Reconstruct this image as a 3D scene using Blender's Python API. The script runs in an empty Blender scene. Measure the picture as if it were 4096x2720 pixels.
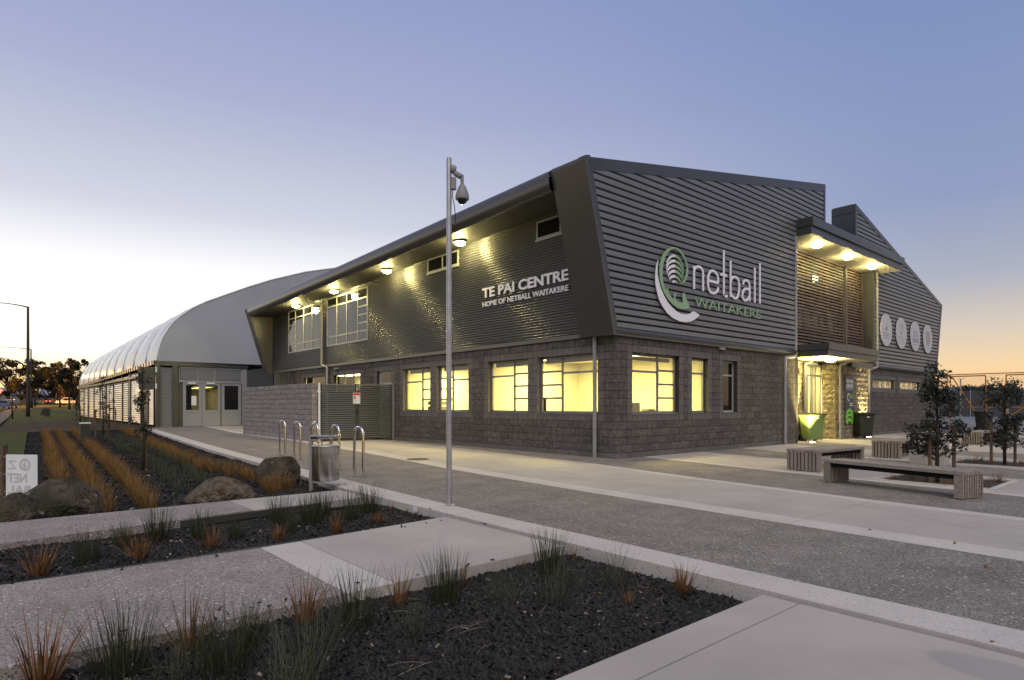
import bpy, math, random
import numpy as np
from mathutils import Vector, Matrix, geometry
random.seed(7); rng = np.random.default_rng(7)
SC = bpy.context.scene; COL = SC.collection
# ------------------------------------------------------------------ camera
CAMP = (-11.47, -9.53, 1.30)
cam = bpy.data.objects.new('camera', bpy.data.cameras.new('camera')); COL.objects.link(cam)
cam.location = CAMP
cam.rotation_euler = (math.pi/2, 0, math.atan2(-.6501, .7599))
cam.data.sensor_width = 36; cam.data.lens = 21.445
cam.data.shift_y = .0635; cam.data.clip_start = .05; cam.data.clip_end = 6000
SC.camera = cam
# ------------------------------------------------------------------ sky (dusk, sunset at the left horizon)
SUN_AZ = (.03, 1.0)           # sunset direction (x, y)
W = bpy.data.worlds.new('World'); SC.world = W; W.use_nodes = True
nt = W.node_tree; nt.nodes.clear()
def N(t, **k):
    n = nt.nodes.new(t)
    for a, b in k.items(): setattr(n, a, b)
    return n
def LK(a, b): nt.links.new(a, b)
def M(op, a, b=None, c=None, clamp=False):
    n = N('ShaderNodeMath', operation=op, use_clamp=clamp)
    for i, v in enumerate((a, b, c)):
        if v is None: continue
        if isinstance(v, (int, float)): n.inputs[i].default_value = v
        else: LK(v, n.inputs[i])
    return n.outputs[0]
def ramp(fac, stops, interp='LINEAR'):
    r = N('ShaderNodeValToRGB'); e = r.color_ramp.elements; r.color_ramp.interpolation = interp
    while len(e) < len(stops): e.new(.5)
    for x, (p, c) in zip(e, stops): x.position = p; x.color = (*c, 1)
    LK(fac, r.inputs[0]); return r.outputs[0]
def mixc(f, a, b, mode='MIX'):
    m = N('ShaderNodeMix', data_type='RGBA', blend_type=mode)
    if isinstance(f, (int, float)): m.inputs[0].default_value = f
    else: LK(f, m.inputs[0])
    for i, v in ((6, a), (7, b)):
        if isinstance(v, tuple): m.inputs[i].default_value = (*v, 1)
        else: LK(v, m.inputs[i])
    return m.outputs[2]
sky = N('ShaderNodeTexSky', sky_type='NISHITA'); sky.sun_disc = False
sky.sun_elevation = math.radians(1.0); sky.sun_rotation = math.atan2(SUN_AZ[0], SUN_AZ[1])
sky.air_density = 1.0; sky.dust_density = .6; sky.ozone_density = 4.0
tc = N('ShaderNodeTexCoord'); nz = N('ShaderNodeVectorMath', operation='NORMALIZE'); LK(tc.outputs['Generated'], nz.inputs[0])
sep = N('ShaderNodeSeparateXYZ'); LK(nz.outputs[0], sep.inputs[0])
elev = M('MAXIMUM', sep.outputs[2], 0.0)
# azimuth closeness to the sunset, 1 towards it and 0 away
hl = M('SQRT', M('ADD', M('MULTIPLY', sep.outputs[0], sep.outputs[0]), M('ADD', M('MULTIPLY', sep.outputs[1], sep.outputs[1]), 1e-5)))
sl = math.hypot(*SUN_AZ)
az = M('DIVIDE', M('ADD', M('MULTIPLY', sep.outputs[0], SUN_AZ[0]/sl), M('MULTIPLY', sep.outputs[1], SUN_AZ[1]/sl)), hl)
az = M('MULTIPLY_ADD', az, .5, .5)
west = ramp(elev, [(0, (1.25, .76, .30)), (.035, (1.42, 1.08, .58)), (.075, (1.5, 1.40, 1.12)), (.16, (1.25, 1.24, 1.22)), (.27, (.71, .725, .83)), (.42, (.44, .475, .685)), (.62, (.255, .325, .60)), (1, (.20, .26, .44))])
east = ramp(elev, [(0, (1.0, .56, .24)), (.05, (1.03, .74, .42)), (.10, (.76, .66, .54)), (.17, (.46, .48, .58)), (.27, (.305, .375, .575)), (.5, (.22, .305, .565)), (1, (.18, .245, .43))])
azf = N('ShaderNodeMapRange', interpolation_type='SMOOTHSTEP'); LK(az, azf.inputs[0])
azf.inputs[1].default_value = .62; azf.inputs[2].default_value = 1.0
grad = mixc(azf.outputs[0], east, west)
nsc = N('ShaderNodeVectorMath', operation='SCALE'); LK(sky.outputs[0], nsc.inputs[0]); nsc.inputs[3].default_value = .05
tot = mixc(.12, grad, nsc.outputs[0])
bg = N('ShaderNodeBackground'); LK(tot, bg.inputs[0]); bg.inputs[1].default_value = 1.06
wo = N('ShaderNodeOutputWorld'); LK(bg.outputs[0], wo.inputs[0])
sun = bpy.data.objects.new('sun', bpy.data.lights.new('sun', 'SUN')); COL.objects.link(sun)  # soft fill lamp added from behind-left to lift ground and facades
sun.data.energy = 1.9; sun.data.angle = math.radians(60); sun.data.color = (1, .885, .71)
sun.rotation_euler = Vector((.42, .58, -.85)).to_track_quat('-Z', 'Y').to_euler()
SC.view_settings.view_transform = 'Standard'; SC.view_settings.look = 'None'
SC.view_settings.exposure = 0; SC.view_settings.gamma = 1; SC.view_settings.use_curve_mapping = False
SC.render.engine = 'CYCLES'
try:
    SC.cycles.use_denoising = True; SC.cycles.denoiser = 'OPENIMAGEDENOISE'
    SC.cycles.max_bounces = 8; SC.cycles.transparent_max_bounces = 16; SC.cycles.sample_clamp_indirect = 6
    SC.cycles.caustics_reflective = False; SC.cycles.caustics_refractive = False
except Exception: pass

# ------------------------------------------------------------------ materials
def mat(name, col, rough=.6, spec=.3, metal=0, noise=None, bump=None, speck=None, island=None, emit=None, stretch=None, grime=None):
    """noise=(scale, amount[, detail])  bump=(scale, strength, dist)  speck=(scale, threshold, colour)  island=amount"""
    global nt
    m = bpy.data.materials.new(name); m.use_nodes = True; nt = m.node_tree; nt.nodes.clear()
    out = N('ShaderNodeOutputMaterial'); p = N('ShaderNodeBsdfPrincipled'); LK(p.outputs[0], out.inputs[0])
    p.inputs['Roughness'].default_value = rough; p.inputs['Metallic'].default_value = metal
    p.inputs['Specular IOR Level'].default_value = spec
    geo = N('ShaderNodeNewGeometry'); vec = geo.outputs['Position']
    if stretch:
        mp = N('ShaderNodeMapping'); mp.inputs['Scale'].default_value = stretch; LK(vec, mp.inputs[0]); svec = mp.outputs[0]
    else: svec = vec
    c = None
    def base(): return c if c is not None else tuple(col)
    if noise:
        n = N('ShaderNodeTexNoise'); n.inputs['Scale'].default_value = noise[0]; n.inputs['Detail'].default_value = noise[2] if len(noise) > 2 else 4
        LK(svec, n.inputs['Vector'])
        mr = N('ShaderNodeMapRange'); LK(n.outputs[0], mr.inputs[0]); mr.inputs[1].default_value = .3; mr.inputs[2].default_value = .7
        mr.inputs[3].default_value = 1-noise[1]; mr.inputs[4].default_value = 1+noise[1]
        v = N('ShaderNodeVectorMath', operation='SCALE'); v.inputs[0].default_value = col; LK(mr.outputs[0], v.inputs[3]); c = v.outputs[0]
    if grime:
        n = N('ShaderNodeTexNoise'); n.inputs['Scale'].default_value = grime[0]; n.inputs['Detail'].default_value = 6; LK(vec, n.inputs['Vector'])
        r = ramp(n.outputs[0], [(.42, (0, 0, 0)), (.68, (1, 1, 1))]); c = mixc(M('MULTIPLY', r, grime[1]), base(), grime[2])
    if speck:
        for s in (speck if isinstance(speck, list) else [speck]):
            vo = N('ShaderNodeTexVoronoi'); vo.inputs['Scale'].default_value = s[0]; LK(vec, vo.inputs['Vector'])
            sp = N('ShaderNodeSeparateColor'); LK(vo.outputs['Color'], sp.inputs[0])
            f = M('LESS_THAN', sp.outputs[0], s[1]); f = M('MULTIPLY', f, M('LESS_THAN', vo.outputs['Distance'], s[3] if len(s) > 3 else .45))
            c = mixc(f, base(), s[2])
    if island:
        v = N('ShaderNodeVectorMath', operation='SCALE')
        if c is None: v.inputs[0].default_value = col
        else: LK(c, v.inputs[0])
        oi = N('ShaderNodeObjectInfo')
        rnd = M('FRACT', M('ADD', geo.outputs['Random Per Island'], oi.outputs['Random']))
        LK(M('MULTIPLY_ADD', rnd, 2*island, 1-island), v.inputs[3]); c = v.outputs[0]
    if c is None: p.inputs['Base Color'].default_value = (*col, 1)
    else: LK(c, p.inputs['Base Color'])
    if bump:
        n = N('ShaderNodeTexNoise'); n.inputs['Scale'].default_value = bump[0]; n.inputs['Detail'].default_value = 5; LK(svec, n.inputs['Vector'])
        b = N('ShaderNodeBump'); b.inputs['Strength'].default_value = bump[1]; b.inputs['Distance'].default_value = bump[2]
        LK(n.outputs[0], b.inputs['Height']); LK(b.outputs[0], p.inputs['Normal'])
    if emit:
        p.inputs['Emission Color'].default_value = (*emit[0], 1); p.inputs['Emission Strength'].default_value = emit[1]
    return m
def glass(name, tint, refl, rough=.02):
    global nt
    m = bpy.data.materials.new(name); m.use_nodes = True; nt = m.node_tree; nt.nodes.clear()
    out = N('ShaderNodeOutputMaterial'); t = N('ShaderNodeBsdfTransparent'); t.inputs[0].default_value = (*tint, 1)
    g = N('ShaderNodeBsdfGlossy'); g.inputs['Roughness'].default_value = rough
    f = N('ShaderNodeLayerWeight'); f.inputs[0].default_value = .5
    k = M('MULTIPLY_ADD', M('POWER', f.outputs['Facing'], 5.0), .85-refl, refl)
    mx = N('ShaderNodeMixShader'); LK(k, mx.inputs[0]); LK(t.outputs[0], mx.inputs[1]); LK(g.outputs[0], mx.inputs[2]); LK(mx.outputs[0], out.inputs[0])
    return m
MT = {}
def wear(m):
    """tyre arcs, an oil stain and blotches worn into the smooth concrete"""
    global nt
    nt = m.node_tree; p = next(n for n in nt.nodes if n.type == 'BSDF_PRINCIPLED'); src = p.inputs['Base Color'].links[0].from_socket
    g = N('ShaderNodeNewGeometry'); pos = g.outputs['Position']; s = N('ShaderNodeSeparateXYZ'); LK(pos, s.inputs[0]); f = None
    n = N('ShaderNodeTexNoise'); n.inputs['Scale'].default_value = 3; n.inputs['Detail'].default_value = 6; LK(pos, n.inputs['Vector'])
    nn = ramp(n.outputs[0], [(.35, (.15,)*3), (.65, (1,)*3)])
    for cx, cy, r, w, k in ((-6.6, -5.39, 3.82, .07, .22), (-6.6, -5.39, 4.06, .05, .12), (-9.5, -12.5, 4.3, .07, .10), (-2, 3, 5.1, .06, .10)):
        dx = M('SUBTRACT', s.outputs[0], cx); dy = M('SUBTRACT', s.outputs[1], cy)
        d = M('SQRT', M('ADD', M('MULTIPLY', dx, dx), M('MULTIPLY', dy, dy)))
        e = M('SUBTRACT', 1.0, M('DIVIDE', M('ABSOLUTE', M('SUBTRACT', d, r)), w), clamp=True)
        e = M('MULTIPLY', e, k); f = e if f is None else M('MAXIMUM', f, e)
    f = M('MULTIPLY', f, nn)
    dx = M('DIVIDE', M('SUBTRACT', s.outputs[0], -7.73), .17); dy = M('DIVIDE', M('SUBTRACT', s.outputs[1], -8.86), .36)
    e = M('SQRT', M('ADD', M('MULTIPLY', dx, dx), M('MULTIPLY', dy, dy)))
    e = M('MULTIPLY', M('SUBTRACT', 1.06, e, clamp=True), 6.0, clamp=True); f = M('MAXIMUM', f, M('MULTIPLY', e, .24))
    v = N('ShaderNodeTexVoronoi'); v.inputs['Scale'].default_value = 2.3; LK(pos, v.inputs['Vector'])     # gum spots
    f = M('MAXIMUM', f, M('MULTIPLY', M('LESS_THAN', v.outputs['Distance'], .045), .3))
    LK(mixc(f, src, (.12, .115, .12)), p.inputs['Base Color'])
def defm():
    D = MT
    D['concrete'] = mat('smooth_concrete', (.41, .368, .338), .75, .25, noise=(1.3, .10, 6), bump=(60, .15, .004), grime=(.6, .55, (.33, .30, .282)), speck=[(140, .04, (.16, .15, .14), .3)])
    wear(D['concrete'])
    D['agg'] = mat('dark_aggregate', (.235, .208, .186), .8, .25, noise=(2.2, .22, 8), bump=(110, .7, .012),
                   speck=[(80, .34, (.06, .055, .052), .5), (55, .18, (.36, .33, .31), .45), (38, .05, (.60, .56, .53), .35)], grime=(.8, .35, (.14, .126, .118)))
    D['agg_pink'] = mat('path_aggregate', (.30, .256, .236), .8, .25, noise=(2.2, .18, 8), bump=(110, .7, .012),
                   speck=[(80, .30, (.10, .088, .085), .5), (55, .18, (.42, .38, .36), .45), (38, .06, (.64, .59, .56), .35)], grime=(.7, .3, (.20, .18, .17)))
    D['pale'] = mat('pale_aggregate', (.51, .464, .43), .75, .25, noise=(2.0, .08, 6), bump=(90, .3, .006),
                   speck=[(75, .22, (.36, .335, .315), .45), (60, .10, (.52, .5, .49), .4), (50, .05, (.16, .15, .15), .3)])
    D['kerb_face'] = D['pale']
    D['subbase'] = mat('paving_joint', (.06, .056, .052), .9, .1)
    D['soil'] = mat('soil', (.008, .0075, .0075), .95, .1, noise=(30, .4, 6), bump=(40, 1, .03))
    D['chip'] = mat('bark_chips', (.0135, .0118, .0105), .6, .35, island=.95)
    D['litter'] = mat('pale_chips', (.26, .20, .145), .8, .2, island=.8)
    D['grass'] = mat('lawn_grass', (.055, .075, .020), .9, .1, noise=(1.4, .35, 8), bump=(30, 1, .05), grime=(.10, .6, (.075, .062, .030)))
    D['earth'] = mat('bare_earth', (.060, .047, .036), .95, .1, noise=(1.5, .4, 8), bump=(12, 1, .05), grime=(.5, .6, (.05, .06, .022)))
    D['asphalt'] = mat('asphalt', (.055, .055, .058), .8, .3, noise=(3, .2, 6))
    D['court'] = mat('court_asphalt', (.17, .18, .20), .8, .3, noise=(.6, .15, 6))
    D['white'] = mat('white_paint', (.75, .75, .76), .5, .3)
    D['clad'] = mat('dark_corrugate', (.062, .063, .066), .27, .8, noise=(.7, .10, 4))
    D['board'] = mat('dark_board', (.150, .154, .168), .36, .5, noise=(.9, .10, 4), stretch=(.3, 1, 3))
    D['gap'] = mat('dark_recess', (.008, .008, .009), .8, .1)
    D['trim'] = mat('charcoal_trim', (.052, .054, .058), .32, .5, noise=(1.2, .14, 4))
    D['fascia'] = mat('fascia_metal', (.066, .061, .058), .26, .6, noise=(.5, .1, 3))
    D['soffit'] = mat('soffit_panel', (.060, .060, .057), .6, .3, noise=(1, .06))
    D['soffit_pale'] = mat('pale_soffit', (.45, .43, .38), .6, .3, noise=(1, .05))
    D['roof'] = mat('roof_metal', (.10, .10, .105), .4, .5)
    D['block'] = mat('split_block', (.112, .102, .093), .9, .15, noise=(9, .35, 8), bump=(28, .8, .02), island=.15, grime=(.9, .3, (.085, .079, .073)))
    D['half'] = mat('honed_block', (.142, .132, .123), .85, .2, noise=(14, .14, 6), bump=(60, .3, .005), island=.10)
    D['mortar'] = mat('mortar', (.05,.046,.043), .95, .1)
    D['wallblock'] = mat('screen_block', (.27, .25, .24), .9, .15, noise=(8, .22, 8), bump=(26, 1.0, .03), island=.10)
    D['stone'] = mat('entry_stone', (.26, .22, .16), .9, .15, noise=(7, .35, 8), bump=(16, 1.0, .05), island=.18)
    D['frame'] = mat('grey_aluminium', (.16, .16, .165), .4, .5)
    D['frame_pale'] = mat('pale_aluminium', (.36, .36, .36), .4, .5)
    D['pane'] = glass('clear_glass', (.97, .97, .97), .03)
    D['dark_pane'] = mat('dark_glass', (.012, .013, .016), .03, .5)
    D['mirror_pane'] = glass('reflective_glass', (.25, .27, .30), .42)
    D['cream'] = mat('room_wall', (.52, .51, .46), .8, .2)
    D['ceil'] = mat('room_ceiling', (.8, .78, .7), .8, .2)
    D['carpet'] = mat('room_carpet', (.2, .17, .13), .9, .1)
    D['dark'] = mat('dark_interior', (.012, .012, .013), .9, .1)
    D['pipe'] = mat('grey_downpipe', (.26, .255, .26), .4, .4, noise=(3, .08))
    D['lamp'] = mat('lamp_glow', (.9, .8, .5), .5, .3, emit=((1, .86, .40), 60))
    D['lampb'] = mat('lamp_body', (.5, .48, .42), .5, .3)
    D['steel'] = mat('stainless', (.62, .61, .60), .16, .5, metal=1, noise=(30, .05))
    D['galv'] = mat('galvanised', (.42, .42, .43), .42, .5, metal=.7, noise=(6, .15))
    D['perf'] = mat('perforated_steel', (.30, .27, .26), .28, .5, metal=.9)
    D['hole'] = mat('perforation', (.03, .028, .028), .8, .1)
    D['cam'] = mat('camera_housing', (.22, .22, .235), .5, .4)
    D['black'] = mat('black_plastic', (.014, .014, .015), .35, .4)
    D['fabric'] = mat('fabric_membrane', (.225, .25, .325), .17, .6, noise=(.25, .05, 4), bump=(.8, .25, .10))
    D['fabric_end'] = mat('fabric_end', (.335, .355, .395), .42, .3, noise=(.4, .06, 5), bump=(.7, .3, .08))
    D['fab_seam'] = mat('fabric_seam', (.85, .85, .86), .4, .4)
    D['slat_refl'] = mat('sunset_tinted_metal', (.46, .33, .25), .16, .6, metal=.85)  # orange base colour stands in for the sunset reflected on zinc
    D['door'] = mat('grey_door', (.27, .28, .30), .5, .35)
    D['corr_grey'] = mat('grey_corrugate', (.17, .17, .175), .4, .45)
    D['gate'] = mat('gate_slat', (.036, .037, .034), .32, .5, noise=(2, .1))
    D['wood'] = mat('weathered_timber', (.25, .215, .19), .75, .2, noise=(5, .28, 8), stretch=(3, 3, 14), bump=(40, .4, .004), island=.16)
    D['slat'] = mat('cedar_slat', (.12, .088, .078), .55, .3, noise=(4, .25, 6), island=.22)
    D['rock'] = mat('rock', (.105, .082, .064), .95, .12, noise=(9, .55, 12), bump=(22, 1, .10), grime=(4.5, .9, (.028, .036, .018)), speck=[(9, .10, (.20, .18, .15), .28)])
    D['rock_tan'] = mat('rock_tan', (.145, .115, .085), .95, .12, noise=(10, .5, 12), bump=(24, 1, .09), grime=(3.4, .7, (.06, .052, .036)), speck=[(11, .08, (.25, .22, .18), .25)])
    D['sedge'] = mat('orange_sedge', (.155, .072, .025), .7, .25, island=.45)
    D['sedge2'] = mat('tawny_sedge', (.195, .105, .032), .7, .25, island=.4)
    D['rush'] = mat('green_rush', (.036, .043, .019), .6, .3, island=.5)
    D['bluerush'] = mat('grey_green_rush', (.058, .064, .040), .7, .25, island=.35)
    D['leaf'] = mat('dark_leaf', (.017, .020, .012), .42, .5, island=.5)
    D['leaf2'] = mat('young_leaf', (.030, .040, .018), .5, .4, island=.5)
    D['pine'] = mat('far_foliage', (.018, .018, .008), .8, .2, island=.5)
    D['bark'] = mat('bark', (.055, .045, .036), .9, .1, noise=(20, .3), bump=(30, 1, .01))
    D['stake'] = mat('stake_timber', (.12, .085, .06), .9, .1, noise=(20, .25))
    D['binlid'] = D['black']
    D['green_bin'] = mat('green_plastic', (.13, .20, .07), .4, .4, noise=(6, .06))
    D['dark_bin'] = mat('dark_green_plastic', (.022, .026, .022), .4, .4)
    D['signw'] = mat('white_board', (.74, .76, .78), .6, .3, noise=(3, .04))
    D['letter'] = mat('white_lettering', (.80, .80, .86), .45, .4)
    D['lgreen'] = mat('green_lettering', (.27, .42, .25), .45, .4)
    D['ghost'] = mat('faded_print', (.52, .50, .52), .7, .2)
    D['disc'] = mat('disc_face', (.50, .50, .54), .5, .3, noise=(3, .03))
    D['disc_a'] = mat('disc_print_grey', (.28, .29, .31), .6, .2)
    D['disc_b'] = mat('disc_print_green', (.36, .42, .37), .6, .2)
    D['disc_c'] = mat('disc_print_blue', (.33, .34, .46), .6, .2)
    D['disc_d'] = mat('disc_print_tan', (.40, .35, .34), .6, .2)
    D['lime'] = mat('lime_print', (.22, .62, .06), .5, .3)
    D['red'] = mat('red_print', (.55, .06, .04), .5, .3)
    D['orange'] = mat('orange_pipe', (.40, .15, .025), .5, .3)
    D['wire'] = mat('fence_wire', (.20, .19, .18), .5, .3)
    D['sodium'] = mat('sodium_lamp', (1, .6, .2), .5, .3, emit=((1, .40, .06), 2.6))
    D['head'] = mat('headlight', (1, .8, .5), .5, .3, emit=((1, .62, .25), 25))
    D['tail'] = mat('taillight', (.8, .05, .03), .5, .3, emit=((1, .06, .03), 8))
    D['greenl'] = mat('green_signal', (.1, .9, .3), .5, .3, emit=((.4, 1, .6), 10))
    D['car_blue'] = mat('blue_car_paint', (.10, .14, .22), .25, .5)
    D['car_grey'] = mat('grey_car_paint', (.09, .09, .10), .25, .5)
    D['car_white'] = mat('white_car_paint', (.5, .5, .5), .25, .5)
    D['farwall'] = mat('far_wall', (.07, .07, .075), .8, .2, noise=(1, .1))
    D['farroof'] = mat('far_roof', (.19, .20, .24), .6, .3)
    D['hill'] = mat('far_hill', (.10, .12, .17), .95, .0, noise=(.02, .2))
    D['fix'] = mat('fitting', (.3, .3, .3), .5, .4)
    D['paper'] = mat('paper', (.7, .68, .6), .7, .2)
    D['panel_light'] = mat('light_panel', (.9, .85, .7), .5, .3, emit=((1, .93, .62), 3))
    D['glow'] = mat('uplight_lens', (1, .95, .7), .5, .3, emit=((1, .88, .45), 45))
    D['rim'] = mat('bollard_lit_rim', (.75, .72, .66), .3, .5)  # pale colour stands in for the lit top rim
defm()

# ------------------------------------------------------------------ mesh helpers
class MB:
    def __init__(s): s.v = []; s.f = []
    def add(s, vs, fs):
        o = len(s.v); s.v += [tuple(map(float, v)) for v in vs]; s.f += [tuple(i+o for i in f) for f in fs]; return s
    def box(s, x0, y0, z0, x1, y1, z1):
        return s.add([(x0,y0,z0),(x1,y0,z0),(x1,y1,z0),(x0,y1,z0),(x0,y0,z1),(x1,y0,z1),(x1,y1,z1),(x0,y1,z1)],
                     [(0,3,2,1),(4,5,6,7),(0,1,5,4),(1,2,6,5),(2,3,7,6),(3,0,4,7)])
    def obox(s, c, ux, uy, uz, hx, hy, hz):
        c = Vector(c); ux = Vector(ux)*hx; uy = Vector(uy)*hy; uz = Vector(uz)*hz
        P = [c+ux*a+uy*b+uz*d for d in (-1,1) for a, b in ((-1,-1),(1,-1),(1,1),(-1,1))]
        return s.add(P, [(0,3,2,1),(4,5,6,7),(0,1,5,4),(1,2,6,5),(2,3,7,6),(3,0,4,7)])
    def prism(s, poly, lo, hi, axis='z'):
        """poly of 2-D points extruded between lo and hi along an axis (z: x,y; y: x,z; x: y,z)"""
        def P(p, h): return (p[0],p[1],h) if axis == 'z' else (p[0],h,p[1]) if axis == 'y' else (h,p[0],p[1])
        n = len(poly); vs = [P(p, lo) for p in poly]+[P(p, hi) for p in poly]
        tri = geometry.tessellate_polygon([[Vector((p[0],p[1],0)) for p in poly]])
        fs = [tuple(t) for t in tri]+[tuple(i+n for i in reversed(t)) for t in tri]
        fs += [(i,(i+1)%n,n+(i+1)%n,n+i) for i in range(n)]
        return s.add(vs, fs)
    def tube(s, pts, r, n=10, cap=True):
        pts = [Vector(p) for p in pts]; rs = r if isinstance(r, (list, tuple)) else [r]*len(pts)
        vs = []; fs = []
        prev = None
        for i, p in enumerate(pts):
            d = (pts[min(i+1,len(pts)-1)]-pts[max(i-1,0)]).normalized()
            if prev is None:
                u = d.orthogonal().normalized()
            else:
                u = (prev-d*prev.dot(d)); u = u.normalized() if u.length > 1e-6 else d.orthogonal().normalized()
            prev = u; w = d.cross(u)
            vs += [p+(u*math.cos(2*math.pi*k/n)+w*math.sin(2*math.pi*k/n))*rs[i] for k in range(n)]
        for i in range(len(pts)-1):
            fs += [(i*n+k,i*n+(k+1)%n,(i+1)*n+(k+1)%n,(i+1)*n+k) for k in range(n)]
        if cap: fs += [tuple(range(n-1,-1,-1)), tuple(range((len(pts)-1)*n, len(pts)*n))]
        return s.add(vs, fs)
    def lathe(s, prof, c=(0,0,0), n=20):
        vs = []; fs = []
        for r, z in prof: vs += [(c[0]+r*math.cos(2*math.pi*k/n), c[1]+r*math.sin(2*math.pi*k/n), c[2]+z) for k in range(n)]
        for i in range(len(prof)-1):
            fs += [(i*n+k,i*n+(k+1)%n,(i+1)*n+(k+1)%n,(i+1)*n+k) for k in range(n)]
        fs += [tuple(range(n-1,-1,-1)), tuple(range((len(prof)-1)*n, len(prof)*n))]
        return s.add(vs, fs)
    def mesh(s, name):
        me = bpy.data.meshes.new(name); me.from_pydata(s.v, [], s.f); me.update(); return me
    def build(s, name, m, parent=None, smooth=False, fixn=True, **k):
        return put(name, s.mesh(name), m, parent, smooth, fixn, **k)
import bmesh
def fix_normals(me):
    bm = bmesh.new(); bm.from_mesh(me); bmesh.ops.recalc_face_normals(bm, faces=bm.faces); bm.to_mesh(me); bm.free()
def put(name, me, m, parent=None, smooth=False, fixn=False, **k):
    if fixn: fix_normals(me)
    if smooth: me.polygons.foreach_set('use_smooth', [True]*len(me.polygons)); smooth_by_angle(me) if smooth == 'auto' else None
    if m is not None and not me.materials: me.materials.append(MT[m] if isinstance(m, str) else m)
    o = bpy.data.objects.new(name, me); COL.objects.link(o)
    if parent is not None: o.parent = parent
    for a, b in k.items(): o[a] = b
    return o
def smooth_by_angle(me, ang=math.radians(35)):
    bm = bmesh.new(); bm.from_mesh(me)
    for e in bm.edges: e.smooth = not (len(e.link_faces) == 2 and e.calc_face_angle(0) > ang)
    bm.to_mesh(me); bm.free()
def root(name, label, cat, loc=(0,0,0), rz=0, group=None):
    o = bpy.data.objects.new(name, None); COL.objects.link(o); o.location = loc; o.rotation_euler = (0,0,rz); o.empty_display_size = .2
    tag(o, label, cat, group); return o
def tag(o, label, cat, group=None):
    o['label'] = label; o['category'] = cat
    if group: o['group'] = group
    return o
def dup(o, loc, rz, label=None, sc=1.0, group=None):
    r = o.copy(); COL.objects.link(r); r.location = loc; r.rotation_euler = (0,0,rz); r.scale = (sc,)*3
    if label: r['label'] = label
    if group: r['group'] = group
    for ch in list(o.children):
        c = ch.copy(); COL.objects.link(c); c.parent = r
        for g in list(ch.children):
            d = g.copy(); COL.objects.link(d); d.parent = c
    return r
def npmesh(name, V, F):
    V = np.asarray(V, np.float32); F = np.asarray(F, np.int32); k = F.shape[1]
    me = bpy.data.meshes.new(name); me.vertices.add(len(V)); me.vertices.foreach_set('co', V.ravel())
    me.loops.add(F.size); me.loops.foreach_set('vertex_index', F.ravel())
    me.polygons.add(len(F)); me.polygons.foreach_set('loop_start', np.arange(0, F.size, k, dtype=np.int32))
    me.update(calc_edges=True); return me
def interp(xs, ys): return lambda t: float(np.interp(t, xs, ys))
# ================================================================== GROUND
CX, CY = CAMP[0], CAMP[1]
FW = (.6501, .7599); RT = (.7599, -.6501)
def camxy(a, b): return ((a-CX)*RT[0]+(b-CY)*RT[1], (a-CX)*FW[0]+(b-CY)*FW[1])     # sideways, forward
def fromcam(x, y): return (CX+RT[0]*x+FW[0]*y, CY+RT[1]*x+FW[1]*y)
def terr(a, b):
    x, y = camxy(a, b)
    if y < 1: return -.16
    k = min(1, max(0, (-x/y-.50)/.10)) if y > 40 else 0
    r = min(1.9, max(0, (y-60)*.0146))*k*k*(3-2*k)
    base = -.16 if b < 26 else -.16+.13*min(1, (b-26)/6)
    return base+r
def struct(name, mb, m, parent=None, **k):
    o = mb.build(name, m, parent, **k)
    if parent is None: o['kind'] = 'structure'
    return o
def ground_sheet():
    R_ = [0, 4, 8, 12, 16, 20, 25, 30, 36, 44, 54, 66, 80, 100, 125, 150, 180, 220, 280, 400, 700, 1300, 2600]
    n = 120; V = [(CX, CY, -.16)]; F = []
    for r in R_[1:]:
        for k in range(n):
            t = 2*math.pi*k/n; a = CX+r*math.cos(t); b = CY+r*math.sin(t); V.append((a, b, terr(a, b)))
    for k in range(n): F.append((0, 1+k, 1+(k+1) % n))
    for i in range(len(R_)-2):
        for k in range(n): F.append((1+i*n+k, 1+(i+1)*n+k, 1+(i+1)*n+(k+1) % n, 1+i*n+(k+1) % n))
    mb = MB(); mb.add(V, F); o = mb.build('ground', 'grass', smooth=True, fixn=False); o['kind'] = 'structure'
ground_sheet()
# band edges as functions of the distance along the left facade
Ko = interp([-20, -.7, 4.5, 9.65, 18.35, 27, 31.4], [-7.43, -7.30, -6.90, -6.63, -5.93, -5.2, -4.75])
Ki = interp([-20, -3, 5.2, 9.2, 18, 26.7, 31.4], [-6.99, -6.95, -6.50, -6.25, -5.55, -4.84, -4.36])
K2 = interp([-20, -8.4, -4.1, .7, 5, 12, 20, 31.4], [-5.6, -4.91, -4.74, -4.38, -3.77, -3.15, -2.85, -1.5])
K3 = lambda b: K2(b)+.42
K4 = interp([-20, -8, -4.4, -1.2, 2.2, 6.5, 11.4], [-3.3, -2.42, -2.08, -1.35, -1.03, -.62, -.5])
K3b = lambda b: K4(b)-.24
K6 = interp([-20, -7.5, -4.9, -3.2, -.9, 0], [-2.5, -.29, -.02, .38, .86, 1.0])
K6b = lambda b: K6(b)+.22
K7 = interp([-20, -2.8, 0], [0.2, 2.98, 3.64])
K8 = interp([-20, -1.66, 0], [1.6, 5.33, 5.78])
def slab(parent, name, m, f, g, b0, b1, top=0., bot=-.15, step=1.5, gap=.005):
    b0 += gap; b1 -= gap; n = max(1, int((b1-b0)/step)); bs = [b0+(b1-b0)*i/n for i in range(n+1)]
    pl = [(f(b), b) for b in bs]+[(g(b), b) for b in reversed(bs)]
    return MB().prism(pl, bot, top).build(name, m, parent)
c_ = lambda v: (lambda b: v)
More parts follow.
